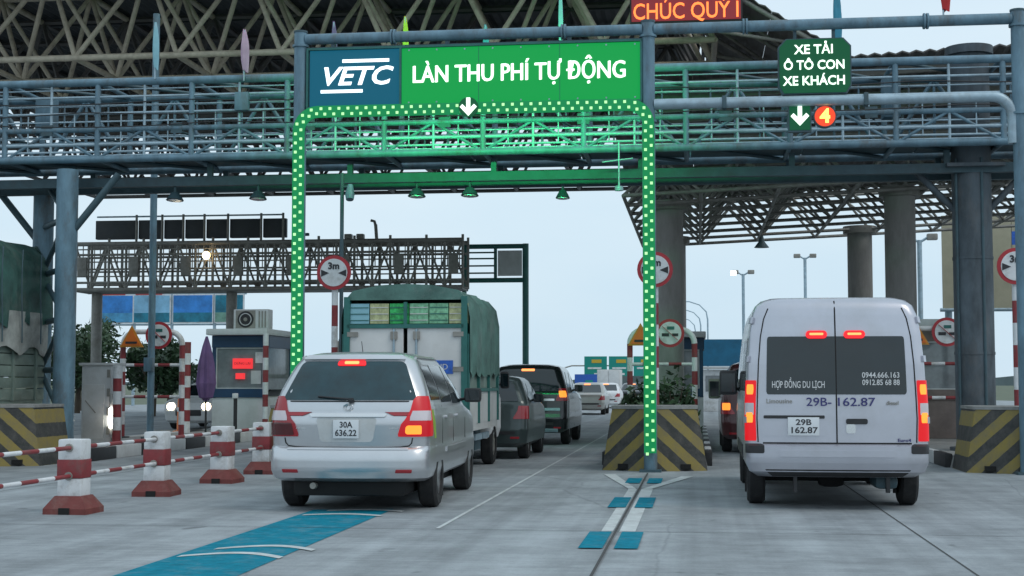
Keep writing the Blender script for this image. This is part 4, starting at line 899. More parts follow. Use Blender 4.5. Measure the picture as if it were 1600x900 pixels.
# --- silver van
def van():
    t = thing('passenger_van', 'tall silver van with red rear lights glowing in the right lane', 'van', (1.52, 16.45, 0), rz=R(-.4))
    prof = [(.36, .86, .12, 5.40, .2, .16, .3), (.42, .95, .02, 5.50, .16, .14, .3), (.52, .985, 0, 5.56, .15, .13, .35), (.70, .987, .0, 5.56, .15, .13, .35), (.725, .987, .06, 5.55, .13, .10, .35), (1.0, .987, .065, 5.50, .12, .1, .35), (1.15, .985, .07, 5.20, .12, .1, .4), (1.25, .98, .075, 4.95, .12, .1, .4), (1.6, .965, .09, 4.55, .12, .1, .35), (1.95, .935, .125, 4.15, .12, .1, .3), (2.15, .90, .155, 3.92, .13, .11, .3), (2.25, .865, .18, 3.75, .15, .14, .3), (2.31, .80, .23, 3.60, .18, .18, .3), (2.345, .70, .33, 3.4, .2, .2, .3), (2.36, .5, .6, 3.1, .2, .2, .3)]
    b = Body(prof, .03)
    b.shell('body', 'silverv', t, [(1.02, .36, .43, .66), (4.55, .36, .43, .66)])
    for sg in (-1, 1):
        lo, hi = sorted((sg * .03, sg * .755))
        b.patch('rear_window', b.rear, [(1.265, *sorted((sg * .006, sg * .735))), (1.275, *sorted((sg * .006, sg * .75))), (1.3, *sorted((sg * .006, sg * .757))), (1.6, *sorted((sg * .006, sg * .75))), (1.87, *sorted((sg * .006, sg * .742))), (1.895, *sorted((sg * .006, sg * .735))), (1.905, *sorted((sg * .006, sg * .72)))], 'glass', t, 10)
        lo, hi = sorted((sg * .09, sg * .32))
        hb = b.patch('high_brake_light', b.rear, rr(1.88, 1.965, lo, hi, lo, hi, .04, mid=1), 'bred2', t, 6, .035); b.patch('brake_light_core', b.rear, rr(1.915, 1.94, lo + .04, hi - .04, lo + .04, hi - .04, .01, mid=1), 'borange', hb, 4, .04)
        fn = lambda c, z, sg=sg: b.corner(c, z, sg)
        lamp = b.patch('tail_light', fn, rr(.755, 1.42, .06, .88, .06, .86, .04), 'bred', t, 8, .012)
        b.patch('reversing_lens', fn, rr(1.04, 1.17, .15, .74, .15, .74, .02, mid=1), 'clear', lamp, 6, .018)
        for z in (1.245, .935): b.patch('lit_bulb', fn, rr(z + .02, z + .13, .2, .62, .2, .62, .05, mid=1), 'bhot', lamp, 6, .02)
        b.patch('bumper_cap', fn, rr(.62, .72, -.05, 1.0, -.05, 1.0, .02, mid=1), 'black', t, 6, .006)
        for z in (.95, 1.62, 2.05): b.patch('hinge', fn, rr(z, z + .07, .55, .98, .55, .98, .015, mid=1), 'silverv', t, 3, .025)
        fs = lambda y, z, sg=sg: b.side(y, z, sg)
        for y0, y1 in ((.35, 1.6), (1.7, 2.9)): b.patch('side_window', fs, rr(1.3, 1.9, y0, y1, y0, y1, .05), 'glass', t, 6)
        b.patch('side_window', fs, rr(1.28, 1.88, 3.0, 4.35, 3.0, 3.95, .05), 'glass', t, 6)
        for y in (1.65, 2.95, 4.4): b.patch('door_seam', fs, [(z, y - .005, y + .005) for z in (.5, .9, 1.25)], 'under', t, 1, .002)
        b.patch('sill_trim', fs, [(.50, 1.5, 4.05), (.56, 1.5, 4.05), (.66, 1.5, 4.05)], 'black', t, 8, .012)
        for y in (1.02, 4.55): wheel(t, sg * .855, y, .345, .2, 'steel_g', 6)
        mirror_part(t, sg * .97, 4.3, 1.4, sg, 'black', .24, .34)
        pipe('door_edge', [b.corner(-.005, z, sg) - Vector((0, .002, 0)) for z in (.74, 1.0, 1.3, 1.6, 1.9, 2.1, 2.22)], .007, 'under', t, 5)
        b.patch('headlight', b.front, rr(.9, 1.1, *sorted((sg * .5, sg * .85)), *sorted((sg * .55, sg * .85)), .04), 'clear', t, 6)
    pipe('door_split', [b.rear(0, z) - Vector((0, .003, 0)) for z in (.74, 1.0, 1.3, 1.6, 1.9, 2.1, 2.2, 2.3)], .008, 'under', t, 5)
    b.patch('windscreen', b.front, rr(1.3, 2.15, -.85, .85, -.75, .75, .05), 'glass', t, 10)
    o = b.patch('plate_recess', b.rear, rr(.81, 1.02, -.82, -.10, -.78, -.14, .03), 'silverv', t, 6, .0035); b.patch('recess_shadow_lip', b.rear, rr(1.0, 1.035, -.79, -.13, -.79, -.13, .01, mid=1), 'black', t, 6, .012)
    plate(t, b, -.36, .915, .06, '29B', '162.87', .34, .20)
    b.patch('door_handle', b.rear, rr(.94, 1.0, .10, .33, .10, .33, .02, mid=1), 'black', t, 4, .02); b.patch('handle_cup', b.rear, rr(.84, .94, .10, .20, .10, .20, .02, mid=1), 'chrome', t, 3, .008)
    tx = lambda s_, x, z, sz, m, wd: text('lettering', s_, (x, b.rear(x, z).y - .022, z), sz, m, t, ext=.001, off=.001, wid=wd)
    tx('29B-', -.19, 1.18, .13, 'navy', .27); tx('162.87', .20, 1.18, .13, 'navy', .40)
    tx('HỢP ĐỒNG DU LỊCH', -.41, 1.37, .105, 'whitevinyl', .57); tx('0944.666.163', .48, 1.475, .085, 'whitevinyl', .40); tx('0912.85 68 88', .48, 1.395, .085, 'whitevinyl', .40)
    tx('Limousine', -.62, 1.19, .07, 'steel_g', .28); tx('diesel', .60, 1.17, .06, 'steel_g', .13); tx('Euro4', .72, .705 + .06, .05, 'navy', .14)
    b.patch('crease', b.rear, [(.725, -.80, .80), (.74, -.80, .80)], 'under', t, 10, .002)
    b.patch('bumper_step', b.rear, rr(.585, .655, -.62, .62, -.62, .62, .02, mid=1), 'silverv', t, 10, .018)
    b.patch('lower_valance', b.rear, [(.37, -.7, .7), (.41, -.75, .75), (.445, -.78, .78)], 'black', t, 10, .006)
    for x in (-.45, .55): box('step_bracket', (x, .2, .3), (.04, .1, .22), 'black', t)
    tube('axle', (-.8, 1.02, .33), (.8, 1.02, .33), .07, 'under', t); box('differential', (0, 1.0, .33), (.3, .3, .26), 'under', t, bev=.08); box('silencer', (.55, .6, .3), (.25, .6, .16), 'steel_d', t, bev=.06)
    for x in (-.86, .86): box('mudflap', (x, 1.42, .25), (.22, .012, .3), 'rubber', t)
van()

# --- simpler cars further on
def small_car(name, label, cat, loc, rz, prof, paint, wins, glass=(1.0, 1.4, .62, .5), lampz=(.75, 1.05), wheels=(.75, 3.2, .31), tw=.72, lit=True, bow=.03, front_lit=None, mir=None, plt=None, group=None, brake=True):
    t = thing(name, label, cat, loc, rz, group); b = Body(prof, bow)
    yr_, yf_, r_ = wheels
    b.shell('body', paint, t, [(yr_, r_, r_ + .06, tw - .12), (yf_, r_, r_ + .06, tw - .12)])
    z0, z1, h0, h1 = glass; b.patch('rear_window', b.rear, rr(z0, z1, -h0, h0, -h1, h1, .04), 'glass', t, 10)
    zf = b.p; b.patch('windscreen', b.front, rr(z0 + .02, z1, -h0, h0, -h1, h1, .04), 'glass', t, 10)
    if brake: b.patch('high_brake_light', b.rear, rr(z1 - .01, z1 + .035, -.15, .15, -.15, .15, .015, mid=1), 'borange', t, 6, .018)
    for sg in (-1, 1):
        fn = lambda c, z, sg=sg: b.corner(c, z, sg); fs = lambda y, z, sg=sg: b.side(y, z, sg)
        lamp = b.patch('tail_light', fn, rr(lampz[0], lampz[1], -.10, .95, .05, .9, .03), 'lens', t, 8, .012)
        if lit: b.patch('lit_bulb', fn, rr(lampz[0] + .08, lampz[0] + .22, .0, .6, .0, .6, .05, mid=1), 'bhot', lamp, 6, .02)
        for (a0, a1, b0, b1) in wins: b.patch('side_window', fs, rr(z0, z1 - .03, a0, a1, b0, b1, .03), 'glass', t, 6)
        wheel(t, sg * tw, yr_, r_, .2); wheel(t, sg * tw, yf_, r_, .2)
        for y in (wins[0][1] + .03, wins[-1][1] - .0): b.patch('door_seam', fs, [(z, y - .005, y + .005) for z in (.4, .7, z0 - .04)], 'under', t, 1, .002)
        lo, hi = sorted((sg * .38, sg * .7)); hm = 'clear'
        hl = b.patch('headlight', b.front, rr(.62, .78, lo, hi, lo, hi, .03, mid=1), 'clear', t, 6, .012)
        if front_lit: b.patch('lit_headlamp', b.front, rr(.60, .80, *sorted((sg * .42, sg * .68)), *sorted((sg * .42, sg * .68)), .09, mid=1), front_lit, hl, 6, .02)
        if mir: mirror_part(t, sg * (b.g(z0)[0]), wins[-1][1] - .1, z0 + .06, sg, 'black' if mir == 1 else 'steel_g', .2 if mir == 1 else .24, .16 if mir == 1 else .42)
        b.patch('bumper_reflector', fn, rr(.38, .42, -.1, .2, -.1, .2, .01, mid=1), 'lens', t, 4, .006)
    b.patch('bumper_strip', b.rear, rr(.46, .52, -.6, .6, -.6, .6, .02, mid=1), 'black', t, 8, .012); b.patch('grille', b.front, rr(.42, .60, -.4, .4, -.4, .4, .03, mid=1), 'black', t, 8, .008)
    if plt: plate(t, b, plt[0], plt[1], b.rear(plt[0], plt[1]).y, plt[2], plt[3], plt[4], .11 if plt[4] > .4 else .2)
    return t, b
SUV = [(.28, .80, .12, 4.45, .2, .18, .3), (.36, .90, .02, 4.55, .2, .18, .35), (.60, .92, 0, 4.6, .2, .18, .35), (.72, .92, .03, 4.6, .18, .16, .35), (1.0, .918, .06, 4.5, .18, .16, .4), (1.12, .91, .07, 4.1, .18, .16, .5), (1.18, .90, .08, 3.4, .18, .16, .4), (1.4, .84, .17, 3.0, .18, .2, .35), (1.68, .75, .30, 2.65, .18, .22, .3), (1.77, .69, .38, 2.45, .2, .25, .3), (1.82, .55, .55, 2.2, .2, .25, .3), (1.84, .35, .9, 1.9, .2, .25, .2)]
t, b = small_car('suv', 'black SUV with lit tail lamp ahead of the dark hatchback', 'car', (-3.80, 33.0, 0), 0, SUV, 'blackp', [(.45, .62, 1.15, 1.1), (1.25, 1.25, 2.05, 2.0), (2.15, 2.12, 3.1, 2.5)], (1.22, 1.68, .74, .6), (1.0, 1.28), (.95, 3.7, .37), .80, mir=1, plt=(0, .55, '30E', '123.45', .47))
b.patch('chrome_strip', b.rear, rr(1.0, 1.05, -.6, .62, -.6, .62, .015, mid=1), 'chrome', t, 8, .02); b.patch('bumper_bar', b.rear, rr(.78, .84, .05, .75, .05, .75, .02, mid=1), 'steel_l', t, 6, .03); b.patch('step_bar', b.rear, rr(.33, .38, -.7, .7, -.7, .7, .015, mid=1), 'steel_l', t, 8, .04)
HATCH = [(.22, .70, .12, 3.55, .2, .18, .3), (.30, .80, .02, 3.65, .2, .18, .35), (.55, .83, 0, 3.7, .2, .18, .35), (.68, .83, .03, 3.68, .18, .16, .35), (.92, .825, .06, 3.5, .18, .16, .4), (1.0, .82, .08, 3.1, .18, .16, .5), (1.05, .81, .1, 2.75, .18, .16, .4), (1.25, .74, .22, 2.35, .18, .2, .35), (1.43, .66, .36, 2.05, .18, .22, .3), (1.49, .6, .45, 1.9, .2, .25, .3), (1.53, .45, .65, 1.7, .2, .25, .2)]
small_car('hatchback', 'small dark grey hatchback half hidden beside the green-framed truck', 'car', (-3.9, 26.75, 0), 0, HATCH, 'grp', [(.45, .55, 1.1, 1.05), (1.15, 1.12, 2.4, 1.95)], (1.06, 1.42, .66, .52), (.74, .98), (.62, 2.95, .29), .70, mir=1, plt=(0, .5, '29A', '505.16', .28), brake=False, lit=False)
small_car('suv', 'dark maroon car with one glowing tail lamp left of the silver van', 'car', (1.40, 29.6, 0), 0, SUV, 'marp', [(.45, .62, 1.15, 1.1), (1.25, 1.25, 2.05, 2.0), (2.15, 2.12, 3.1, 2.5)], (1.22, 1.68, .74, .6), (.78, 1.02), (.95, 3.7, .36), .80, mir=2)
SED = [(.2, .70, .12, 4.25, .2, .18, .3), (.28, .82, .02, 4.35, .2, .18, .35), (.55, .85, 0, 4.4, .2, .18, .35), (.80, .85, .03, 4.35, .18, .16, .35), (.90, .84, .08, 4.1, .18, .16, .4), (.96, .83, .5, 3.3, .18, .16, .4), (1.15, .76, .85, 2.95, .18, .2, .35), (1.35, .67, 1.2, 2.6, .18, .22, .3), (1.42, .58, 1.4, 2.4, .2, .25, .3), (1.45, .4, 1.6, 2.2, .2, .25, .2)]
WSED = [(.85, 1.1, 1.75, 1.6), (1.85, 1.8, 2.9, 2.55)]
small_car('sedan', 'white sedan far ahead on the open road', 'car', (-5.2, 84, 0), 0, SED, 'white', WSED, (1.0, 1.34, .68, .58), (.66, .84), (.85, 3.4, .31), .74, lit=False)
small_car('sedan', 'pale grey sedan far ahead just right of the black SUV', 'car', (-4.95, 66, 0), 0, SED, 'champ', WSED, (1.0, 1.34, .68, .58), (.66, .84), (.85, 3.4, .31), .74, lit=False)
small_car('sedan', 'dark sedan far ahead right of the white sedan', 'car', (-4.1, 95, 0), 0, SED, 'blackp', WSED, (1.0, 1.34, .68, .58), (.66, .84), (.85, 3.4, .31), .74, lit=True)
small_car('sedan', 'oncoming car with both warm headlights on behind the orange post', 'car', (-15.24, 47.4, 0), R(180), SED, 'offw', WSED, (1.0, 1.34, .68, .58), (.66, .84), (.85, 3.4, .31), .74, lit=False, front_lit='head')

# --- light truck with green frame
t = thing('box_truck', 'light truck with green frame, white rear doors and green tarpaulin sides', 'truck', (-4.30, 21.55, 0))
hw, L, zb, zt = .93, 3.35, .78, 2.68
box('floor', (0, L / 2, zb - .05), (2 * hw, L, .12), 'truckw', t); box('bumper', (0, .06, .48), (1.7, .08, .12), 'steel_gr', t, bev=.02)
for sg in (-1, 1):
    box('rear_post', (sg * (hw - .04), .03, (zb + zt) / 2), (.09, .1, zt - zb), 'steel_gr', t)
    d = box('rear_door', (sg * .44, .03, 1.52), (.82, .05, 1.42), 'truckw', t, bev=.01)
    tube('lock_rod', (sg * .17, -.01, .85), (sg * .17, -.01, 2.2), .018, 'steel_l', d); box('rod_bracket', (sg * .17, -.012, 2.1), (.1, .03, .12), 'steel_g', d); box('rod_bracket', (sg * .17, -.012, 1.1), (.1, .03, .12), 'steel_g', d)
    for z in (2.12, 1.6, 1.05): box('door_hinge', (sg * .80, -.008, z), (.16, .03, .07), 'steel_g', d)
    box('side_board', (sg * (hw - .02), L / 2, 1.02), (.05, L - .1, .48), 'truckw', t); box('side_rail', (sg * (hw + .01), L / 2, 1.29), (.04, L, .05), 'steel_gr', t)
    box('side_panel', (sg * (hw - .03), L / 2, 1.6), (.04, L - .1, .56), 'trucks', t)
    for y in (.05, 1.1, 2.2, 3.28): box('side_stake', (sg * (hw + .012), y, 1.45), (.045, .07, 1.35), 'steel_gr', t)
    tl = box('tail_light', (sg * .7, -.02, .62), (.24, .06, .1), 'lens', t, bev=.01); box('lamp_bracket', (sg * .7, .02, .68), (.28, .04, .03), 'black', tl)
    for y in (.75,): wheel(t, sg * .70, y, .35, .28, 'steel_g', 6)
    wheel(t, sg * .72, 4.35 - .55, .35, .2, 'steel_g', 6)
    box('mudguard', (sg * .70, .75, .72), (.34, .9, .03), 'black', t); box('mudflap', (sg * .70, .32, .36), (.34, .012, .4), 'rubber', t)
    for y in (1.5, 2.3): box('side_guard', (sg * .86, y + .1, .55), (.03, .7, .1), 'steel_l', t)
box('header_beam', (0, .03, 2.24), (2 * hw - .1, .1, .06), 'steel_gr', t)
for i, (c_, z_) in enumerate((('lblue', 0), ('pyel', 0), ('pgreen', 0), ('pgreen2', 0), ('pgreen2', 0), ('pyel', 0))):
    x = -hw + .09 + .14 + i * .30; p_ = box('goods_panel', (x, .045, 2.43), (.285, .03, .30), c_, t)
    for k in range(3): box('crate_slat', (x, .026, 2.33 + k * .095), (.27, .01, .012), 'truckw' if i % 2 else 'steel_gr', p_)
box('centre_mullion', (0, .02, 2.43), (.05, .07, .34), 'steel_gr', t)
box('sticker', (.56, -.002, 1.63), (.32, .012, .20), 'blue', t); text('sticker_text', 'HD', (.56, -.011, 1.63), .12, 'truckw', t, ext=.001)
box('door_text_strip', (-.42, .002, 1.82), (.34, .006, .015), 'redl', t)
def tarp_roof():
    V, Fs = [], []; ny = 16; prof = [(-hw - .035, 1.55), (-hw - .03, 2.35), (-hw + .02, 2.62), (-hw + .14, 2.76), (-.4, 2.84), (0, 2.86), (.4, 2.84), (hw - .14, 2.76), (hw - .02, 2.62), (hw + .03, 2.35), (hw + .035, 1.55)]
    n = len(prof)
    for j in range(ny + 1):
        y = .0 + (L + .02) * j / ny; sag = .018 * math.sin(j * 2.6) + (.0 if j % 4 else .015)
        for k, (x, z) in enumerate(prof): V.append((x * (1 + sag), y, z + sag * .8 - (.0 if k not in (0, n - 1) else .04 * (j % 3))))
    for j in range(ny):
        for k in range(n - 1): Fs.append((j * n + k, j * n + k + 1, (j + 1) * n + k + 1, (j + 1) * n + k))
    Fs.append(tuple(ny * n + k for k in range(n))); Fs.append((2, 3, 4, 5, 6, 7, 8))
    return mesh_obj('tarpaulin', V, Fs, 'tarp', t, 60, False)
tarp_roof()
cab = Body([(.45, .78, 3.42, 4.8, .1, .08, .2), (.6, .82, 3.42, 4.85, .1, .08, .2), (1.1, .82, 3.42, 4.85, .1, .08, .2), (1.2, .81, 3.42, 4.75, .1, .08, .2), (1.75, .74, 3.45, 4.35, .1, .1, .2), (1.9, .66, 3.5, 4.2, .1, .1, .2), (1.95, .5, 3.6, 4.0, .1, .1, .15)]); cab.shell('cab', 'white', t, None)
cab.patch('windscreen', cab.front, rr(1.25, 1.75, -.7, .7, -.62, .62, .04), 'glass', t, 8)
for sg in (-1, 1): cab.patch('cab_window', lambda y, z, sg=sg: cab.side(y, z, sg), rr(1.2, 1.7, 3.65, 4.5, 3.65, 4.2, .04), 'glass', t, 5); mirror_part(t, sg * .82, 4.45, 1.45, sg, 'black', .16, .3)
for x in (-.35, .35): box('chassis_rail', (x, 2.2, .6), (.08, 4.2, .16), 'under', t)
tube('axle', (-.7, .75, .35), (.7, .75, .35), .07, 'under', t); box('tool_box', (.6, 2.0, .5), (.4, .6, .35), 'steel_d', t, bev=.02)

# --- big tarpaulin truck at the left edge
t = thing('tarpaulin_truck', 'large truck under dark green tarpaulin at the left edge', 'truck', (-13.92, 27.55, 0), R(180))
hw, L = 1.2, 7.5
box('bed', (0, L / 2, 1.0), (2 * hw, L, .3), 'trucks', t)
for i in range(5): box('rear_plank', (0, -.02, 1.18 + i * .22), (2 * hw - .06, .05, .205), 'trucks', t, bev=.012)
for sg in (-1, 1):
    for i in range(5): box('side_plank', (sg * hw, L / 2, 1.18 + i * .22), (.05, L, .205), 'trucks', t, bev=.012)
    for x in (.3, .95): box('tail_stake', (sg * x, -.06, 1.62), (.08, .04, 1.1), 'trucks', t)
    box('tail_light', (sg * .9, -.05, .92), (.3, .05, .12), 'lens', t, bev=.01)
    for y in (1.3, 2.5): wheel(t, sg * .95, y, .5, .5, 'steel_g', 6)
    wheel(t, sg * .98, 6.9, .5, .3, 'steel_g', 6); box('mudflap', (sg * .95, .55, .5), (.5, .015, .6), 'rubber', t)
box('bumper', (0, .0, .62), (2.2, .1, .14), 'steel_d', t); box('marker_lamp', (-1.2, 1.9, .92), (.06, .14, .10), 'blueled', t)
V, Fs = [], []; prof = [(-hw - .06, 2.7)] + [(-hw - .05, 3.4), (-hw + .05, 3.86), (-hw + .3, 4.08), (-.5, 4.14), (0, 4.16), (.5, 4.14), (hw - .3, 4.08), (hw - .05, 3.86), (hw + .05, 3.4), (hw + .06, 2.7)]; n = len(prof); ny = 18
for j in range(ny + 1):
    y = -.1 + (L + .1) * j / ny; sg_ = .02 * math.sin(j * 2.1)
    for x, z in prof: V.append((x * (1 + sg_), y + .02 * math.sin(z * 9), z + sg_))
for j in range(ny):
    for k in range(n - 1): Fs.append((j * n + k, j * n + k + 1, (j + 1) * n + k + 1, (j + 1) * n + k))
Fs += [tuple(ny * n + k for k in range(n))]
mesh_obj('tarpaulin', V, Fs, 'tarp2', t, 60, False)
def drape(name, x0, x1, z0, z1, y, m, fold=.05, nx=40, nz=10, seed=1):
    V, Fs = [], []
    for j in range(nz + 1):
        z = z0 + (z1 - z0) * j / nz
        for i in range(nx + 1):
            x = x0 + (x1 - x0) * i / nx; lim = 1.0
            f = fold * (math.sin(i * .9 + seed) * .6 + math.sin(i * .37 + j * .25) * .6 + .3 * math.sin(i * 2.1 + j))
            zz = z if j else z0 + .08 * math.sin(i * .8)
            xx = x
            if z > 3.5: q = min(1, (z - 3.5) / .6); half = hw + .05 - .3 * q * q; xx = max(-half, min(half, x))
            V.append((xx, y + f, zz))
    for j in range(nz):
        for i in range(nx): Fs.append((j * (nx + 1) + i, j * (nx + 1) + i + 1, (j + 1) * (nx + 1) + i + 1, (j + 1) * (nx + 1) + i))
    return mesh_obj(name, V, Fs, m, t, 80, False)
def side_drape(name, sg, y0, y1, z0, z1, m, fold, seed, ny=46, nz=8):
    V, Fs = [], []
    for j in range(nz + 1):
        z = z0 + (z1 - z0) * j / nz
        for i in range(ny + 1):
            y = y0 + (y1 - y0) * i / ny; f = fold * (math.sin(i * 1.1 + seed) * .6 + math.sin(i * .43 + j * .3 + seed) * .6 + .35 * math.sin(i * 2.3 + j * .7)) * (1 - .6 * j / nz)
            V.append((sg * (hw + .085 - (.0 if z < 3.4 else (z - 3.4) * .25) + f), y, z if j else z0 + .09 * math.sin(i * .9 + seed)))
    for j in range(nz):
        for i in range(ny): Fs.append((j * (ny + 1) + i, j * (ny + 1) + i + 1, (j + 1) * (ny + 1) + i + 1, (j + 1) * (ny + 1) + i))
    return mesh_obj(name, V, Fs, m, t, 80, False)
for sg in (-1, 1):
    side_drape('side_flap', sg, -.1, L, 2.5, 3.75, 'tarp2', .045, 1); side_drape('pale_skirt', sg, -.05, L, 2.0, 2.75, 'tarpd', .04, 4)
    for i in range(9): pipe('tie_rope', [(sg * (hw + .16), .5 + i * .8 + .03 * math.sin(k), 3.9 - k * .35) for k in range(6)], .014, 'steel_d', t, 5)
    for i in range(8): box('side_stake', (sg * (hw + .035), .4 + i * .95, 1.62), (.04, .08, 1.1), 'trucks', t)
drape('rear_flap', -hw - .05, hw + .05, 2.6, 4.1, -.12, 'tarp2', .05); drape('pale_skirt', -hw, hw, 2.2, 2.9, -.17, 'tarpd', .05, seed=3)
for i in range(4): pipe('tie_rope', [(-.9 + i * .6 + .03 * math.sin(k), -.24, 4.0 - k * .3) for k in range(7)], .014, 'steel_d', t, 5)
tc_ = Body([(.5, 1.1, 7.7, 9.3, .12, .1, .2), (1.5, 1.15, 7.7, 9.4, .12, .1, .2), (2.5, 1.05, 7.75, 9.1, .12, .1, .2), (2.75, .9, 7.9, 8.9, .12, .1, .2)]); tc_.shell('cab', 'marp', t, None)

# ------------------------------------------------------------------ vegetation
def leaves(name, blobs, n, size, m, parent, seed=1):
    rnd = random.Random(seed); V, Fs = [], []
    for (cx, cy, cz, rx, ry, rz) in blobs:
        for _ in range(n):
            while True:
                d = Vector((rnd.uniform(-1, 1), rnd.uniform(-1, 1), rnd.uniform(-1, 1)))
                if .25 < d.length < 1: break
            d *= rnd.uniform(.75, 1.12)
            c = Vector((cx + d.x * rx, cy + d.y * ry, cz + d.z * rz)); a = Vector((rnd.gauss(0, 1), rnd.gauss(0, 1), rnd.gauss(0, .7))).normalized(); b = a.orthogonal().normalized()
            b = (Matrix.Rotation(rnd.uniform(0, 6.28), 3, a) @ b); q = size * rnd.uniform(.6, 1.4); o = len(V)
            V += [c - a * q, c + b * q * .42, c + a * q, c - b * q * .42]; Fs.append((o, o + 1, o + 2, o + 3))
    o = mesh_obj(name, V, Fs, m, parent, None, False); return o
def tree(x, y, h, wd, label, m, seed, n=260, ls=.16):
    rnd = random.Random(seed); t = thing('tree', label, 'tree', (x, y, 0), group='trees beyond the left booths')
    tr = pipe('trunk', [(0, 0, 0), (.05, 0, h * .25), (-.05, .05, h * .5), (.05, 0, h * .75)], [.16, .13, .1, .05], 'bark', t, 8)
    bl = []
    for i in range(7):
        a = rnd.uniform(0, 6.28); q = rnd.uniform(.2, .62) * wd; z = h * rnd.uniform(.38, .82); p = (q * math.cos(a), q * math.sin(a), z); bl.append((*p, wd * rnd.uniform(.35, .55), wd * rnd.uniform(.35, .55), h * rnd.uniform(.13, .22)))
        pipe('limb', [(0, 0, h * .35), (p[0] * .5, p[1] * .5, (h * .35 + z) / 2 + .1), p], [.07, .05, .025], 'bark', tr, 5)
    leaves('crown', bl, n, ls, m, t, seed)
tree(-29.2, 67, 4.5, 2.0, 'dark green tree behind the grey cabinet', 'leaf', 1); tree(-26.6, 70, 4.1, 1.9, 'mid green tree behind the amber triangle', 'leaf2', 2); tree(-24.3, 66, 3.7, 1.8, 'dark green tree behind the no-vehicles sign on the left island', 'leaf', 3); tree(-22.4, 71, 3.8, 1.8, 'mid green tree behind the furled parasol', 'leaf2', 4); tree(-31.5, 73, 5.2, 2.2, 'tall dark green tree behind the twin pipe column', 'leaf', 5)
tree(-27.8, 60, 3.4, 1.8, 'low bushy tree nearest behind the grey cabinet', 'leaf2', 6); tree(-23.2, 61, 3.2, 1.7, 'low bushy tree nearest behind the orange post', 'leaf', 8)
def shrub(x, y, z, h, wd, label, seed):
    t = thing('shrub', label, 'shrub', (x, y, z), group='shrubs on the middle island'); rnd = random.Random(seed)
    for i in range(6): a = i * 1.05; pipe('stem', [(0, 0, 0), (.2 * wd * math.cos(a), .2 * wd * math.sin(a), h * .4), (.6 * wd * math.cos(a), .6 * wd * math.sin(a), h * .75)], [.02, .015, .008], 'bark', t, 5)
    leaves('foliage', [(0, 0, h * .5, wd, wd, h * .5), (wd * .5, 0, h * .35, wd * .6, wd * .6, h * .35), (-wd * .5, .1, h * .4, wd * .6, wd * .6, h * .4)], 330, .075, 'leaf', t, seed)
shrub(-.98, 26.4, .2, 1.35, .36, 'leafy shrub left of the right green post above the chevron barrier', 11); shrub(-.38, 26.9, .2, 1.5, .40, 'leafy shrub in front of the middle concrete column', 12)
# ------------------------------------------------------------------ far surroundings
V, Fs = [], []; rnd = random.Random(5); N = 260
for i in range(N + 1):
    x = -1500 + 3000 * i / N; h = 5 + 3 * math.sin(i * .21) + rnd.uniform(-1, 1.6); V += [(x, 1350, -.05), (x, 1350, h), (x, 1400, -.05), (x, 1400, h * .8)]
for i in range(N): o = i * 4; Fs += [(o, o + 4, o + 5, o + 1), (o + 1, o + 5, o + 7, o + 3), (o + 3, o + 7, o + 6, o + 2)]
mesh_obj('hills', V, Fs, 'hill')['kind'] = 'structure'
t = thing('billboard_row', 'long billboard with blue seaside pictures beyond the left booths', 'billboard', (-33.4, 90, 0))
for i, (a, b, c1, c2) in enumerate(((-4.7, -2.25, 'sky1', 'sea1'), (-2.15, .2, 'sky2', 'sea2'), (.45, 3.0, 'sky1', 'sea2'), (3.2, 5.0, 'sea2', 'leafp'))):
    fr = box('panel_frame', ((a + b) / 2, .06, 6.15), (b - a + .12, .1, 1.85), 'white', t); m_ = (a + b) / 2
    box('picture_sky', (m_, .0, 6.45), (b - a, .03, 1.1), c1, fr); box('picture_sea', (m_, .0, 5.6), (b - a, .03, .6), c2, fr)
    if i < 2: box('red_header', (m_ - .2, .0, 7.15), (b - a - .6, .05, .2), 'redl', t)
for x in (-4.5, -2.2, .3, 3.1, 4.95): tube('post', (x, .2, 0), (x, .2, 7.1), .1, 'steel_l', t)
for z in (5.15, 7.1): tube('rail', (-4.7, .15, z), (5.2, .15, z), .06, 'steel_l', t)
t = thing('direction_sign', 'row of green motorway direction boards far down the road', 'sign', (-17.5, 300, 0))
for i in range(3):
    x = -2.9 + i * 5.0; p_ = box('board', (x, 0, 5.0), (4.6, .15, 4.0), 'boardg', t); box('yellow_tab', (x + .2, -.1, 6.0), (2.0, .05, .7), 'yellow', p_); box('legend', (x - .2, -.1, 4.6), (2.8, .05, .35), 'white', p_); box('legend', (x + .3, -.1, 3.4), (1.2, .05, .4), 'white', p_)
pipe('gantry_arm', [(-9.8, .3, 0), (-9.8, .3, 3.6), (-9.2, .3, 4.7), (-7.8, .3, 5.1), (12.5, .3, 5.1), (12.5, .3, 0)], .14, 'steel_g', t, 8)
t = thing('roadside_board', 'small blue roadside board beyond the black SUV', 'sign', (-14.9, 200, 0)); box('face', (0, 0, 1.75), (3.1, .12, 1.9), 'blue', t); box('legend', (.4, -.08, 1.5), (1.0, .04, .8), 'boardg', t)
for x in (-1.3, 1.3): tube('post', (x, .1, 0), (x, .1, 2.7), .08, 'steel_g', t)
t = thing('box_lorry', 'pale box lorry far down the road above the white sedan', 'truck', (-8.9, 150, 0)); box('cargo_box', (0, 2.5, 1.75), (2.3, 5, 2.2), 'truckw', t, bev=.04); box('bumper', (0, 0, .6), (2.2, .1, .2), 'black', t)
for sg in (-1, 1): box('rear_door', (sg * .56, -.03, 1.75), (1.05, .05, 2.0), 'offw', t, bev=.02); box('tail_light', (sg * .9, -.06, .75), (.3, .05, .15), 'lens', t); wheel(t, sg * .95, 1.2, .45, .3, 'steel_g', 6); wheel(t, sg * .95, 6.0, .45, .3, 'steel_g', 6)
box('cab', (0, 5.9, 1.5), (2.1, 1.5, 1.9), 'white', t, bev=.15)
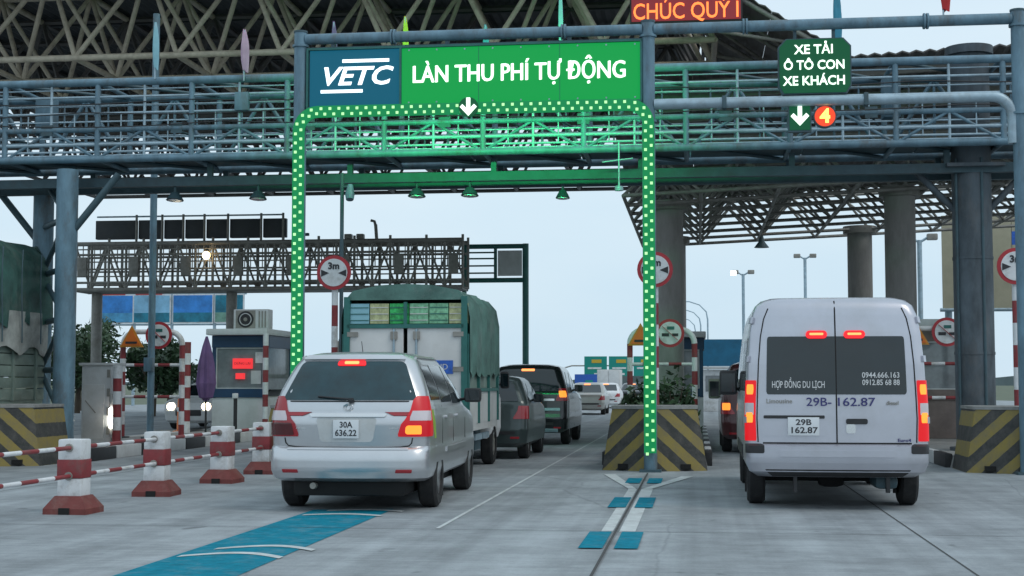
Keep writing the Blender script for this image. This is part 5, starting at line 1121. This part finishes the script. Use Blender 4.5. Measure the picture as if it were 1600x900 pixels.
t = thing('kiosk', 'white kiosk with blue hoarding above, seen left of the van', 'kiosk', (1.2, 75, 0)); box('wall', (0, 1, 1.05), (2.0, 2, 2.1), 'white', t, bev=.03); box('blue_fascia', (.0, -.1, 2.95), (2.3, .15, 1.35), 'boardb', t); box('window', (-.3, -.02, 1.4), (.9, .05, .8), 'gpane', t); box('door', (.6, -.02, 1.0), (.6, .05, 1.9), 'offw', t); box('roof', (0, 1, 2.2), (2.3, 2.4, .12), 'offw', t)
t = thing('hoarding', 'large beige hoarding at the right behind the thick steel column', 'hoarding', (10.2, 50, 0)); 
for i in range(3): box('board', (-1.55 + i * 1.12, 0, 5.4), (1.10, .12, 3.1), 'beige', t)
for x in (-1.9, 1.7): tube('post', (x, .15, 0), (x, .15, 6.9), .12, 'steel_l', t)
tube('ledge', (-2.2, -.05, 3.82), (2.0, -.05, 3.82), .06, 'steel_l', t)
def street_lamp(x, y, h, label, kind=0, lit=False):
    t = thing('street_lamp', label, 'street lamp', (x, y, 0), group='street lamps beyond the toll plaza')
    if kind == 0:
        tube('mast', (0, 0, 0), (0, 0, h), .1, 'steel_l', t)
        for sg in (-1, 1): tube('arm', (0, 0, h - .1), (sg * .42, 0, h + .16), .05, 'steel_l', t); box('lamp_head', (sg * .5, -.05, h + .12), (.42, .3, .26), 'steel_g', t, bev=.05)
        if lit: box('lit_lens', (-.62, -.22, h + .05), (.34, .06, .28), 'lampw', t)
    else:
        pipe('mast', [(0, 0, 0), (0, 0, h - 1.6), (-.12, 0, h - .9), (-.7, 0, h - .3), (-1.6, 0, h), (-2.3, 0, h)], [.08, .07, .06, .05, .05, .05], 'steel_l', t, 8); box('lamp_head', (-2.4, 0, h - .02), (.6, .22, .14), 'steel_l', t, bev=.04)
street_lamp(3.0, 95, 8.4, 'street lamp with one lens glowing, left above the van', 0, True); street_lamp(6.9, 95, 9.4, 'double-headed street lamp above the middle of the van'); street_lamp(9.0, 61, 7.2, 'double-headed street lamp right of the concrete columns')
street_lamp(1.0, 130, 8.6, 'curved-arm street lamp nearest the blue hoarding', 1); street_lamp(.45, 150, 8.9, 'curved-arm street lamp second from the blue hoarding', 1); street_lamp(-.1, 175, 9.2, 'curved-arm street lamp closest to the middle column', 1)
